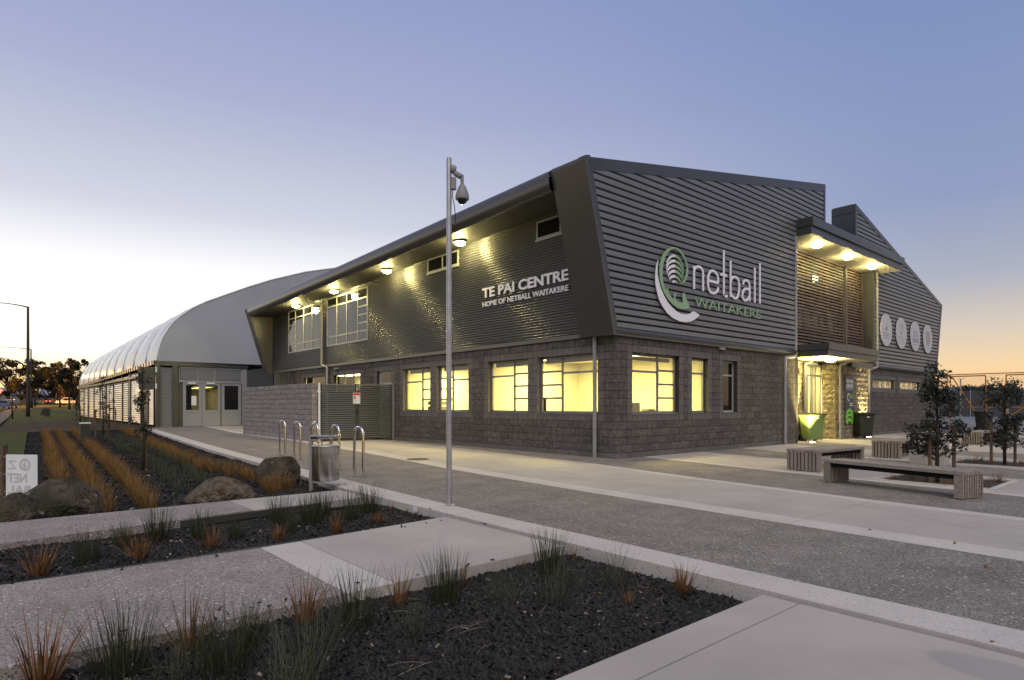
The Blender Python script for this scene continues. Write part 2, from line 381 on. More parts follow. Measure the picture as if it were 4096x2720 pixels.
plaza = struct('plaza', MB().prism([(-6.98, -22), (34, -22), (34, -.02), (26.2, .28), (16, .28), (16, .64), (9.4, .64), (9.4, -.02), (-.02, -.02), (-.02, 20), (2.2, 31), (-4.2, 31), (-5.2, 24), (-6.2, 9), (-6.9, 0)], -.155, -.014), 'subbase')
J = [-21, -18.3, -15.3, -12.36, -9.39, -6.42, -3.43, -.43]
JL = [2.6, 5.5, 8.5, 11.4]
for b0, b1 in zip(J+JL[:-1], J[1:]+JL):
    slab(plaza, 'aggregate_slab', 'agg', lambda b: Ki(b)+.004, lambda b: K2(b)-.004, b0, b1, .0)
    slab(plaza, 'pale_strip', 'pale', K2, K3, b0, b1)
    slab(plaza, 'concrete_slab', 'concrete', lambda b: K3(b)+.003, lambda b: K3b(b)-.003, b0, b1)
    if b1 <= -.4: slab(plaza, 'pale_strip', 'pale', K3b, K4, b0, b1)
for b0, b1 in zip([11.4, 14.5, 17.5, 20.5, 23.5, 26.5, 29], [14.5, 17.5, 20.5, 23.5, 26.5, 29, 31.2]):
    slab(plaza, 'aggregate_slab', 'agg', lambda b: Ki(b)+.004, lambda b: K2(b)-.004, b0, b1)
    slab(plaza, 'pale_strip', 'pale', K2, K3, b0, b1)
slab(plaza, 'concrete_slab', 'concrete', lambda b: K3(b)+.003, interp([19.5, 31.2], [2, 2]), 19.5, 31.2)
for b0, b1 in zip([-.43, 2.6, 5.5, 8.5], [2.6, 5.5, 8.5, 11.4]):
    slab(plaza, 'pale_strip', 'concrete', K3b, K4, b0, b1, gap=.005)
    slab(plaza, 'aggregate_slab', 'agg', lambda b: K4(b)+.003, c_(-.03), max(b0, 0), b1)
slab(plaza, 'aggregate_slab', 'agg', lambda b: K4(b)+.003, lambda b: .9, -.43, -.005)
PL1 = (.22, 1.92, -7.25, -5.5); PL2 = (4.75, 6.4, -7.15, -5.4)
for b0, b1 in zip(J[:-1], J[1:]):
    slab(plaza, 'aggregate_slab', 'agg', lambda b: K4(b)+.003, lambda b: K6(b)-.003, b0, b1)
for b0, b1 in zip(J[:-1], J[1:-1]+[-.03]):
    segs = [(b0, b1)]
    if b0 == -9.39: segs = [(-9.39, -7.25)]
    if b0 == -6.42: segs = [(-5.5, b1)]
    for s0, s1 in segs:
        slab(plaza, 'pale_strip', 'pale', K6, K6b, s0, s1)
        slab(plaza, 'concrete_slab', 'concrete', lambda b: K6b(b)+.003, lambda b: K7(b)-.003, s0, s1)
    slab(plaza, 'aggregate_slab', 'agg', K7, lambda b: K8(b)-.003, b0, b1)
slab(plaza, 'pale_strip', 'pale', lambda b: K6(b), c_(PL1[0]), -7.25, -5.5)
slab(plaza, 'concrete_slab', 'concrete', c_(PL1[1]), lambda b: K7(b)-.003, -7.25, -5.5)
for i in range(5):
    f = (lambda i: lambda b: K8(b)+5.0*i)(i); f3 = (lambda i: lambda b: K8(b)+5.0*i+2.95)(i); f5 = (lambda i: lambda b: K8(b)+5.0*i+4.996)(i)
    top = -.03 if i < 1 else (.2 if 0 < i < 2 else .26)
    for b0, b1 in zip(J[:-1], J[1:-1]+[-.03]):
        if i == 0 and b0 == -9.39: seg = [(b0, PL2[2])]
        elif i == 0 and b0 == -6.42: seg = [(PL2[3], b1)]
        else: seg = [(b0, b1)]
        for s0, s1 in seg:
            slab(plaza, 'pale_strip', 'pale', f, (lambda f: lambda b: f(b)+.22)(f), s0, s1)
            slab(plaza, 'concrete_slab', 'concrete', (lambda f: lambda b: f(b)+.225)(f), f3, s0, s1)
        if i < 5: slab(plaza, 'aggregate_slab', 'agg', (lambda f3: lambda b: f3(b)+.003)(f3), f5, b0, b1)
slab(plaza, 'concrete_slab', 'concrete', lambda b: K8(b), c_(PL2[0]), PL2[2], PL2[3])
slab(plaza, 'concrete_slab', 'concrete', c_(PL2[1]), lambda b: K8(b)+2.95, PL2[2], PL2[3])
slab(plaza, 'concrete_slab', 'concrete', c_(9.45), c_(16.0), -.025, .63)
slab(plaza, 'concrete_slab', 'concrete', c_(16.1), c_(26.0), -.025, .27)
# kerb along the beds
kerb = struct('kerb', MB().prism([(Ko(b), b) for b in np.linspace(-21, -3.6, 6)]+[(Ki(b), b) for b in np.linspace(-3.6, -21, 6)], -.16, .004), 'pale')
for b0, b1 in ((-3.59, -.73), (-.72, 5), (5, 10), (10, 15), (15, 20), (20, 25), (25, 31.2)): slab(kerb, 'kerb_stone', 'pale', Ko, Ki, b0, b1, .004, -.16)
# paths between the beds
def pathf(b0f, b1f, cuts, name):
    base = struct(name, MB().prism([(-20, b0f(-20)+.03), (-7.45, b0f(-7.45)+.03), (-7.45, b1f(-7.45)-.03), (-20, b1f(-20)-.03)], -.155, -.014), 'subbase')
    for a0, a1, m, nm in cuts:
        n = max(1, int((a1-a0)/2)); xs = [a0+.003+(a1-a0-.006)*i/n for i in range(n+1)]
        MB().prism([(x, b0f(x)) for x in xs]+[(x, b1f(x)) for x in reversed(xs)], -.15, 0).build(nm, m, base)
    return base
pathf(interp([-20, -11.4, -8.7, -7.4], [-2.9, -2.08, -1.66, -1.62]), interp([-20, -7.4], [-.76, -.725]),
      [(-20, -14, 'agg_pink', 'aggregate_slab'), (-14, -9.0, 'agg_pink', 'aggregate_slab'), (-9.0, -7.41, 'concrete', 'concrete_slab')], 'garden_path')
p2 = pathf(interp([-20, -11.4, -7.4], [-5.5, -5.6, -5.58]), interp([-20, -11.4, -9.5, -7.4], [-3.75, -3.78, -3.82, -3.62]),
      [(-20, -14, 'agg_pink', 'aggregate_slab'), (-14, -9.6, 'agg_pink', 'aggregate_slab'), (-9.6, -9.22, 'pale', 'pale_strip')], 'garden_path')
t2 = interp([-9.5, -7.4], [-3.82, -3.62])
for f0, f1 in ((c_(-5.58), c_(-5.22)), (c_(-5.215), c_(-4.2)), (c_(-4.195), t2)):
    xs = [-9.215, -8.3, -7.445]
    MB().prism([(x, f0(x)) for x in xs]+[(x, f1(x)) for x in reversed(xs)], -.15, 0).build('concrete_slab', 'concrete', p2)
p3 = struct('forecourt', MB().box(-20, -22, -.155, -7.45, -7.5, -.014), 'subbase')
for x0, x1 in ((-20, -9.9), (-9.9, -7.445)):
    MB().box(x0+.003, -7.715, -.15, x1-.003, -7.47, 0).build('concrete_slab', 'concrete', p3)
for y0, y1 in ((-10.6, -7.725), (-13.6, -10.61), (-22, -13.61)):
    MB().box(-20, y0, -.15, -7.445, y1, 0).build('concrete_slab', 'concrete', p3)
# soil of the beds (slightly humped) -------------------------------------------------
def soil(name, poly, z, hump=.05, res=.35):
    xs = [p[0] for p in poly]; ys = [p[1] for p in poly]
    nx = max(2, int((max(xs)-min(xs))/res)); ny = max(2, int((max(ys)-min(ys))/res))
    V = []; F = []
    for j in range(ny+1):
        for i in range(nx+1):
            x = min(xs)+(max(xs)-min(xs))*i/nx; y = min(ys)+(max(ys)-min(ys))*j/ny
            V.append((x, y, soilz(x, y, z, hump)))
    for j in range(ny):
        for i in range(nx):
            k = j*(nx+1)+i; F.append((k, k+1, k+nx+2, k+nx+1))
    o = MB().add(V, F).build(name, 'soil', smooth=True, fixn=False); o['kind'] = 'structure'; return o
def soilz(x, y, z, hump):
    return z+hump*.5*(math.sin(x*2.1+1)*math.cos(y*2.7)+.6*math.sin(x*5.3+y*4.1))
soil('bed_soil', [(-20, -7.46), (-7.42, -5.59)], -.088, .022)
soil('bed_soil', [(-20, -3.7), (-7.35, -1.7)], -.088, .022)
soil('bed_soil', [(-11.25, -.72), (-4.8, 29.5)], -.075, .03, .7)
soil('planter_soil', [(PL1[0], PL1[2]), (PL1[1], PL1[3])], -.09, .02)
soil('planter_soil', [(PL2[0], PL2[2]), (PL2[1], PL2[3])], -.09, .02)
# bark chips ------------------------------------------------------------------------
def chips(n, sampler, zf, smin, smax, name, m, parent=None):
    P = sampler(n); n = len(P)
    L_ = rng.uniform(smin, smax, n); Wd = L_*rng.uniform(.25, .6, n); T = L_*rng.uniform(.08, .2, n)
    yaw = rng.uniform(0, 2*np.pi, n); pit = rng.normal(0, .38, n); rol = rng.normal(0, .5, n)
    cy, sy, cp, sp, cr, sr = np.cos(yaw), np.sin(yaw), np.cos(pit), np.sin(pit), np.cos(rol), np.sin(rol)
    ux = np.stack([cy*cp, sy*cp, sp], 1); uy = np.stack([-sy*cr, cy*cr, sr], 1); uz = np.cross(ux, uy)
    tap = rng.uniform(.35, 1, n)
    c = np.stack([P[:, 0], P[:, 1], zf(P[:, 0], P[:, 1])+T*.4+rng.uniform(0, .012, n)], 1)
    V = np.zeros((n, 8, 3))
    for k, (a, b, d) in enumerate([(-1,-1,-1),(1,-1,-1),(1,1,-1),(-1,1,-1),(-1,-1,1),(1,-1,1),(1,1,1),(-1,1,1)]):
        w = Wd*(tap if a > 0 else 1)
        V[:, k] = c+ux*(a*L_/2)[:, None]+uy*(b*w/2)[:, None]+uz*(d*T/2)[:, None]
    F0 = np.array([(4,5,6,7),(0,1,5,4),(1,2,6,5),(2,3,7,6),(3,0,4,7)])
    F = (np.arange(n)[:, None, None]*8+F0[None]).reshape(-1, 4)
    o = put(name, npmesh(name, V.reshape(-1, 3), F), m, parent); o['kind'] = 'stuff'; return o
def rect(x0, x1, y0, y1): return lambda n: np.stack([rng.uniform(x0, x1, n), rng.uniform(y0, y1, n)], 1)
def zfun(z, hump): return lambda x, y: z+hump*.5*(np.sin(x*2.1+1)*np.cos(y*2.7)+.6*np.sin(x*5.3+y*4.1))
def bed1(n):
    b = -.68+29*rng.uniform(0, 1, n)**1.9; lo = -11.2; hi = np.array([Ko(v)-.03 for v in b]); return np.stack([lo+(hi-lo)*rng.uniform(0, 1, n), b], 1)
chips(46000, rect(-12.4, -7.46, -7.43, -5.62), zfun(-.088, .022), .018, .072, 'bark_mulch', 'chip')
chips(20000, rect(-12.6, -7.38, -3.62, -2.0), zfun(-.088, .022), .02, .065, 'bark_mulch', 'chip')
chips(26000, bed1, zfun(-.075, .03), .025, .085, 'bark_mulch', 'chip')
chips(1500, rect(PL1[0]+.02, PL1[1]-.02, PL1[2]+.02, PL1[3]-.02), zfun(-.09, .02), .03, .08, 'bark_mulch', 'chip')
chips(900, rect(PL2[0]+.02, PL2[1]-.02, PL2[2]+.02, PL2[3]-.02), zfun(-.09, .02), .03, .08, 'bark_mulch', 'chip')
chips(230, rect(-12.0, -7.5, -7.4, -5.65), zfun(-.072, .022), .012, .038, 'wood_litter', 'litter')
chips(120, rect(-12.4, -7.46, -3.5, -2.1), zfun(-.072, .022), .012, .04, 'wood_litter', 'litter')
chips(60, bed1, zfun(-.06, .03), .03, .08, 'wood_litter', 'litter')
# bark and leaves kicked onto the paving
def edge_spill(n):
    P = []
    while len(P) < n:
        k = random.random()
        if k < .45: P.append((random.uniform(-12, -7.5), -5.6+abs(random.gauss(0, .10))))
        elif k < .75: P.append((random.uniform(-12, -7.6), -3.78-abs(random.gauss(0, .09))))
        else: P.append((-7.43+abs(random.gauss(0, .12)), random.uniform(-7.4, -2)))
    return np.array(P)
chips(55, edge_spill, lambda x, y: 0*x+.003, .012, .04, 'bark_mulch', 'chip')
chips(26, rect(-12, -4, -9, 3), lambda x, y: 0*x+.004, .02, .05, 'leaf_litter', 'sedge2')
# dry stalks lying on the mulch
mb = MB()
for i in range(45):
    x, y = random.uniform(-11.4, -7.6), random.uniform(-7.35, -5.7); t = random.uniform(0, 6.3); l = random.uniform(.08, .25); c = random.uniform(-.4, .4)
    mb.tube([(x+l*k/3*math.cos(t+c*k/3), y+l*k/3*math.sin(t+c*k/3), -.062+.012*math.sin(k)) for k in range(4)], .0011, 4, False)
o = mb.build('dry_stalks', 'litter', fixn=False); o['kind'] = 'stuff'
# soil, lawn and road in the distance -------------------------------------------------
def sheet(name, pts, m, dz, res=3.0):
    """a draped quad strip through pairs of points"""
    V = []; F = []
    for (p, q) in pts:
        for k in range(9):
            a = p[0]+(q[0]-p[0])*k/8; b = p[1]+(q[1]-p[1])*k/8; V.append((a, b, terr(a, b)+dz))
    for i in range(len(pts)-1):
        for k in range(8): F.append((i*9+k, i*9+k+1, (i+1)*9+k+1, (i+1)*9+k))
    o = MB().add(V, F).build(name, m, smooth=True, fixn=False); o['kind'] = 'structure'; return o
sheet('bare_earth', [((-30+i*0, 29.3+i*3.2), (-4.1, 29.6+i*3.2)) for i in range(0, 6)][:1]+[((-12.5, 31), (-4.3, 31)), ((-11.5, 36), (-4.3, 36)), ((-10.5, 42), (-4.3, 42)), ((-8, 52), (-4.3, 52))], 'earth', .03)
sheet('lawn', [((-26, -.8), (-11.3, -.8)), ((-26, 3), (-11.2, 3)), ((-26, 11), (-10.8, 11)), ((-26, 28.0), (-10.1, 28.0))], 'grass', .14)
rd = [fromcam(x, y) for x, y in ((-30, 30), (-50, 55), (-78, 90), (-112, 130), (-150, 175), (-190, 225))]
sheet('road', [((a-9, b-2), (a+1, b+2)) for a, b in rd], 'asphalt', .10)
sheet('footpath', [((a+2.5, b+2), (a+3.6, b+2.5)) for a, b in rd], 'asphalt', .14)
cr = [fromcam(x, y) for x, y in ((-230, 178), (-180, 184), (-150, 188), (-120, 192), (-80, 198), (-40, 205))]
sheet('road', [((a-3, b-5), (a+3, b+5)) for a, b in cr], 'asphalt', .12)
mb = MB(); mb.box(26.6, -60, -.12, 90, 60, .012)
struct('court', mb, 'court')
# ================================================================== MAIN BUILDING
BLD = root('sports_centre', 'dark two storey sports centre with corrugated upper floor over a block ground floor', 'building')
ROWZ = [-.06, .135]+[.135+.19*i for i in range(1, 17)]      # course heights
# ---- wall openings (along, z0, z1); cells of 0.2 m
LWIN = [(.6, 2.8), (3.2, 5.0), (6.0, 7.8), (8.2, 10.0)]
RWIN = [(.6, 2.6), (3.2, 4.0), (4.8, 5.6)]
Z0, Z1 = ROWZ[1]+.19*5, ROWZ[1]+.19*13
LOW = [(10.8, 12.0, -.06, 2.71), (13.4, 16.0, 1.845, 2.655), (16.8, 19.4, 1.845, 2.655)]
def openings(side):
    if side == 'L': return [(a, b, Z0, Z1) for a, b in LWIN]+LOW
    if side == 'R': return [(a, b, Z0, Z1) for a, b in RWIN]
    return [(17.3, 19.9, 2.035, 2.415), (20.7, 23.5, 2.035, 2.415)]
def wall_core(name, along0, along1, side, zt, off=0., thick=.22):
    """backing wall with real openings, a few mm behind the blocks"""
    op = openings(side); mb = MB()
    cuts = sorted({along0, along1}|{v for o in op for v in o[:2] if along0 < v < along1})
    for s0, s1 in zip(cuts, cuts[1:]):
        hs = [o for o in op if o[0] <= s0+1e-6 and o[1] >= s1-1e-6]
        zs = [(-.15, zt)]
        for o in hs: zs = [(-.15, o[2]), (o[3], zt)]
        for a, b in zs:
            if b-a < .01: continue
            if side == 'L': mb.box(off+.012, s0, a, off+thick, s1, b)
            else: mb.box(s0, off+.012, a, s1, off+thick, b)
    return mb.build(name, 'mortar', BLD)
def block_mesh(w, h, d, rough, seed, n=3):
    r = random.Random(seed); mb = MB(); V = []; F = []; g = .006
    nx = n if w > .3 else max(2, n-1); ny = 2
    for j in range(ny+1):
        for i in range(nx+1):
            x = g+(w-2*g)*i/nx; z = g+(h-2*g)*j/ny
            e = i in (0, nx) or j in (0, ny)
            y = -(0.004 if e else r.uniform(.3, 1)*rough)-(r.uniform(0, rough*.45) if e else 0)
            V.append((x, y, z))
    for j in range(ny):
        for i in range(nx): k = j*(nx+1)+i; F.append((k, k+1, k+nx+2, k+nx+1))
    o = len(V); V += [(g, d, g), (w-g, d, g), (w-g, d, h-g), (g, d, h-g)]
    nb = nx+1
    F += [tuple([i for i in range(nx, -1, -1)])+(o, o+1)[::1], tuple([ny*nb+i for i in range(nx+1)])+(o+2, o+3)]
    F += [tuple(j*nb for j in range(ny+1))+(o+3, o), tuple(j*nb+nx for j in range(ny, -1, -1))+(o+1, o+2)]
    mb.add(V, F); me = mb.mesh('block'); fix_normals(me)
    return me
def lay_blocks(side, along0, along1, off, parent, limit, matA='block', matB='half', zrows=range(0, 16), corner=False, ztop=3.06, rough=.012):
    op = openings(side); items = []
    def inside(c0, c1, z0, z1, pad=0):
        return any(o[0]-pad*.2-1e-6 <= c0 and c1 <= o[1]+pad*.2+1e-6 and o[2]-pad*.19-1e-6 <= z0 and z1 <= o[3]+pad*.19+1e-6 for o in op)
    ncell = int(round((along1-along0)/.2))
    for ri in zrows:
        z0, z1 = ROWZ[ri], ROWZ[ri+1]
        if z0 >= ztop: break
        z1 = min(z1, ztop)
        i = 0
        if corner: i = 1 if ri % 2 else 2
        while i < ncell:
            c0 = along0+i*.2; c1 = c0+.2
            if inside(c0, c1, z0, z1): i += 1; continue
            sur = inside(c0, c1, z0, z1, 1)
            if ri == 0: w = 2 if i+1 < ncell and not inside(c0+.2, c1+.2, z0, z1) else 1; kind = 'base'
            elif sur: w = 1; kind = 'half'
            elif ri >= 14 and any(o[0]-.21 < c0 < o[1]+.2 for o in op): w = 1; kind = 'head'
            else:
                w = 1
                ok = i+1 < ncell and not inside(c0+.2, c1+.2, z0, z1, 1)
                want2 = (i+ri) % 2 == 0 or (corner and False)
                if ok and ((i % 2) == (ri % 2)): w = 2
                kind = 'full'
            items.append((c0, z0, w*.2, z1-z0, kind)); i += w
    cache = {}
    out = []
    for (c0, z0, w, h, kind) in items:
        key = (round(w, 2), round(h, 2), kind, random.randrange(5))
        if key not in cache:
            me = block_mesh(w, h, .012, rough if kind in ('full', 'head') else .003, len(cache)*7+1, 3)
            me.materials.append(MT[matA if kind in ('full', 'head') else matB]); cache[key] = me
        out.append((c0, z0, cache[key], kind))
    def dist(t):
        p = (off, t[0]) if side == 'L' else (t[0], off)
        return (p[0]-CX)**2+(p[1]-CY)**2
    out.sort(key=dist)
    jit = random.Random(3)
    rest = MB(); mats = []; resth = MB()
    for k, (c0, z0, me, kind) in enumerate(out):
        pr = jit.uniform(-.003, .004) if kind != 'half' else jit.uniform(-.001, .001)
        if side == 'L': mtx = Matrix(((0, 1, 0, off+pr), (-1, 0, 0, c0+max(v.co.x for v in me.vertices)+.006), (0, 0, 1, z0), (0, 0, 0, 1)))
        else: mtx = Matrix(((1, 0, 0, c0), (0, 1, 0, off+pr), (0, 0, 1, z0), (0, 0, 0, 1)))
        if k < limit:
            o = bpy.data.objects.new('block', me); COL.objects.link(o); o.parent = parent; o.matrix_local = mtx
        else:
            (rest if kind in ('full', 'head') else resth).add([mtx@v.co for v in me.vertices], [tuple(p.vertices) for p in me.polygons])
    if rest.v: rest.build('block', matA, parent, kind='stuff', fixn=False)
    if resth.v: resth.build('block', matB, parent, kind='stuff', fixn=False)
wl = wall_core('block_wall', .12, 20.2, 'L', 3.06); wl['label'] = 'long split block wall facing the planting beds'
wr = wall_core('block_wall', .12, 9.4, 'R', 3.06); wr['label'] = 'split block wall under the large emblem'
lay_blocks('L', 0, 20.2, 0, wl, 285, corner=True)
lay_blocks('R', 0, 9.4, 0, wr, 285, corner=True)
wr2 = wall_core('block_wall', 16.1, 25.9, 'X', 2.92, .3); wr2['label'] = 'plain block wall under the round signs'
lay_blocks('X', 16.1, 25.9, .3, wr2, 0, ztop=2.92, rough=.008)
MB().box(25.68, .53, -.15, 25.9, 14, 2.9).build('end_wall', 'half', BLD)
for ri in range(16):                                   # rounded corner blocks, alternating long and short
    z0, z1 = ROWZ[ri], min(ROWZ[ri+1], 3.06); lx, ly = (.394, .194) if ri % 2 == 0 else (.194, .394)
    if ri % 2: lx, ly = .194, .194
    else: lx, ly = .394, .394
    pl = [(lx, -.008), (lx, .012), (.012, .012), (.012, ly), (-.008, ly)]
    pl += [(-.008+.07*(1-math.cos(t)), -.008+.07*(1-math.sin(t))) for t in (0, .4, .8, 1.2, math.pi/2)]
    MB().prism(pl, z0+.005, z1-.005).build('corner_block', 'half' if ri == 0 else 'block', BLD)
# ---- windows -----------------------------------------------------------------------
def window(name, plane, off, x0, x1, z0, z1, cols, m='frame', pane='pane', depth=.05, bar=.055, setback=.13, sill=True, label=None, parent=BLD):
    """cols: [(fraction, [row boundaries as fractions])...] left to right as seen; plane L reads towards the corner"""
    def bx(mb, u0, u1, w0, w1, d0, d1):
        if plane == 'L': mb.box(off+d0, min(u0, u1), w0, off+d1, max(u0, u1), w1)
        else: mb.box(min(u0, u1), off+d0, w0, max(u0, u1), off+d1, w1)
    fb = MB(); d0, d1 = setback, setback+depth
    bx(fb, x0, x1, z0, z0+bar, d0, d1); bx(fb, x0, x1, z1-bar, z1, d0, d1)
    bx(fb, x0, x0+bar, z0+bar, z1-bar, d0, d1); bx(fb, x1-bar, x1, z0+bar, z1-bar, d0, d1)
    seen = (x1, x0) if plane == 'L' else (x0, x1)
    sg = 1 if seen[1] > seen[0] else -1
    W_ = abs(x1-x0)-2*bar; u = seen[0]+sg*bar; panes = []
    for ci, (fr, rows) in enumerate(cols):
        w = W_*fr; ua, ub = u+(sg*bar*.4 if ci else 0), u+sg*w-(sg*bar*.4 if ci < len(cols)-1 else 0)
        if ci < len(cols)-1: bx(fb, u+sg*w-sg*bar*.4+0, u+sg*w+sg*bar*.4, z0+bar, z1-bar, d0-.002, d1-.002)
        zz = [0]+list(rows)+[1]; H_ = z1-z0-2*bar
        for r0, r1 in zip(zz, zz[1:]):
            za, zb = z0+bar+H_*r0, z0+bar+H_*r1
            if r1 < 1: bx(fb, ua, ub, zb-bar*.45, zb+bar*.45, d0+.001, d1-.004)
            panes.append((ua, ub, za+(bar*.45 if r0 > 0 else 0), zb-(bar*.45 if r1 < 1 else 0)))
        u += sg*w
    fr = fb.build(name, m, parent)
    if label: fr['label'] = label
    for ua, ub, za, zb in panes:
        pb = MB(); bx(pb, ua, ub, za, zb, d0+.018, d0+.026); pb.build('pane', pane, fr)
    return fr
four = [.245, .50, .755]
def openw(name, *a, **k): return window(name, *a, **k)
window('window', 'L', 0, 8.2, 10.0, Z0, Z1, [(.62, [.70]), (.38, four)])
window('window', 'L', 0, 6.0, 7.8, Z0, Z1, [(.42, four), (.58, [.70])])
window('window', 'L', 0, 3.2, 5.0, Z0, Z1, [(.60, [.72]), (.40, four)])
window('window', 'L', 0, .6, 2.8, Z0, Z1, [(.37, four), (.63, [.72])])
window('window', 'R', 0, .6, 2.6, Z0, Z1, [(.62, [.72]), (.38, four)])
window('window', 'R', 0, 3.2, 4.0, Z0, Z1, [(1, [.74])])
window('window', 'R', 0, 4.8, 5.6, Z0, Z1, [(1, [.74])], m='frame_pale', pane='dark_pane', label='unlit narrow window')
window('window', 'L', 0, 13.4, 16.0, 1.845, 2.655, [(.33, []), (.34, []), (.33, [])])
window('window', 'L', 0, 16.8, 19.4, 1.845, 2.655, [(.33, []), (.67, [])])
for x0, x1 in ((17.3, 19.9), (20.7, 23.5)):
    window('window', 'R', .3, x0, x1, 2.035, 2.415, [(.25, []), (.25, []), (.25, []), (.25, [])], m='frame_pale', bar=.05, setback=.12)
sd = MB().box(.10, 10.82, 0, .16, 11.98, 2.69).build('side_door', 'frame_pale', BLD)
MB().box(.085, 11.0, 2.18, .099, 11.8, 2.56).build('pane', 'dark_pane', sd)
# sills
for a, b in LWIN: MB().box(-.015, a+.01, Z0-.03, .128, b-.01, Z0+.001).build('sill', 'half', BLD)
for a, b in RWIN: MB().box(a+.01, -.015, Z0-.03, b-.01, .128, Z0+.001).build('sill', 'half', BLD)
# ---- rooms behind the lit windows
def room(x0, y0, x1, y1, z0, z1, power, col, wallm='cream', lamp=True, size=None, n=1):
    mb = MB()
    mb.box(x0, y0, z0-.05, x1, y1, z0); mb.build('room_floor', 'carpet', BLD)
    MB().box(x0, y0, z1, x1, y1, z1+.05).build('room_ceiling', 'ceil', BLD)
    return power
def rwall(x0, y0, x1, y1, z0, z1, m='cream'): MB().box(x0, y0, z0, x1, y1, z1).build('room_wall', m, BLD)
def ceiling_light(x, y, z, sx, sy, power, col):
    f = MB().box(x-sx/2, y-sy/2, z, x+sx/2, y+sy/2, z+.04).build('ceiling_light', 'panel_light', BLD)
    l = bpy.data.lights.new('ceiling_light', 'AREA'); l.shape = 'RECTANGLE'; l.size = sx; l.size_y = sy; l.energy = power; l.color = col
    o = bpy.data.objects.new('ceiling_light_lamp', l); COL.objects.link(o); o.parent = f; o.location = (x, y, z-.01)
YEL = (1, .83, .24)
room(.24, .24, 4.5, 10.5, .02, 2.78, 0, YEL)
rwall(4.5, .24, 4.6, 10.5, .02, 2.78); rwall(.24, 10.5, 4.6, 10.6, .02, 2.78)
rwall(.24, 5.45, 4.5, 5.55, .02, 2.78)
for (x, y, w, p) in ((2.3, 1.6, 1.2, 370), (2.3, 4.0, 1.2, 370), (2.3, 6.8, 1.2, 370), (2.3, 9.2, 1.2, 370)): ceiling_light(x, y, 2.72, w, 1.2, p, YEL)
room(.24, 12.6, 3.0, 20.0, .02, 2.78, 0, YEL); rwall(3.0, 12.6, 3.1, 20.0, .02, 2.78); rwall(.24, 12.5, 3.1, 12.6, .02, 2.78)
ceiling_light(1.6, 15, 2.72, 1, 2, 420, YEL); ceiling_light(1.6, 18, 2.72, 1, 2, 420, YEL)
room(16.4, .56, 25.6, 3.5, .02, 2.78, 0, YEL); rwall(16.4, 3.5, 25.6, 3.6, .02, 2.78)
for x in (18, 21, 24): ceiling_light(x, 2.0, 2.72, 1.5, .8, 420, (1, .78, .40))
rwall(4.62, .24, 9.0, .5, .02, 2.78, 'dark')
# reveals lining
for a, b in LWIN:
    MB().box(.0, b-.004, Z0, .128, b+.004, Z1).build('reveal', 'half', BLD)
# ---- upper floor ---------------------------------------------------------------------
zs_ = lambda b: -.0232*b               # the eaves fall gently along the facade
# corrugated sheets on the left facade
def corrugated(name, y0, y1, zfun0, zfun1, x=0., pitch=.068, amp=.011, m='clad', parent=BLD, seg=6):
    n = int((zfun1-zfun0)/pitch*seg); V = []; F = []
    for i in range(n+1):
        z = zfun0+(zfun1-zfun0)*i/n; d = x-amp-amp*math.cos(2*math.pi*(z-zfun0)/pitch)
        V += [(d, y0, z), (d, y1, z)]
    for i in range(n): F.append((2*i, 2*i+1, 2*i+3, 2*i+2))
    return MB().add(V, F).build(name, m, parent, smooth=True, fixn=False)
def strips(y0, y1, z0, z1, holes):
    """split a rectangle around window holes"""
    ys = sorted({y0, y1}|{v for h in holes for v in h[:2] if y0 < v < y1}); out = []
    for a, b in zip(ys, ys[1:]):
        hs = sorted([h for h in holes if h[0] <= a+1e-6 and h[1] >= b-1e-6], key=lambda h: h[2]); z = z0
        for h in hs:
            if h[2] > z: out.append((a, b, z, h[2]))
            z = h[3]
        if z1 > z: out.append((a, b, z, z1))
    return out
HOLES = [(6.5, 8.32, 5.82, 6.3), (.95, 2.8, 5.84, 6.34), (12.7, 16.58, 3.9, 6.04), (17.1, 21.2, 3.9, 6.0)]
for s0, s1 in ((.5, 8.34), (8.35, 14.9), (14.91, 23.6)):
    mb = MB()
    for (a, b, z0, z1) in strips(s0, s1, 3.14, 6.62+zs_((s0+s1)/2)+.12, HOLES):
        p = .076; seg = 12; k0 = int(math.floor((z0-3.14)/p*seg)); k1 = int(math.ceil((z1-3.14)/p*seg)); V = []; F = []
        for i in range(k0, k1+1):
            z = min(max(3.14+p*i/seg, z0), z1); d = -.036*(.5+.5*math.cos(2*math.pi*i/seg))**1.25; V += [(d, a, z), (d, b, z)]
        for i in range(k1-k0): F.append((2*i, 2*i+1, 2*i+3, 2*i+2))
        mb.add(V, F)
    mb.build('corrugated_sheet', 'clad', BLD, smooth=True, fixn=False)
MB().box(.02, .3, 3.07, .2, 23.6, 3.12).build('floor_edge', 'trim', BLD)
# backing behind corrugated (dark) leaving the windows
mb = MB()
for (a, b, z0, z1) in strips(.3, 23.6, 3.12, 6.7, HOLES): mb.box(.012, a, z0, .1, b, z1)
mb.build('upper_wall', 'gap', BLD)
MB().prism([(-.05, 3.0), (.02, 3.0), (.02, 3.14), (-.05, 3.11)], .95, 23.6, 'y').build('flashing', 'fascia', BLD)
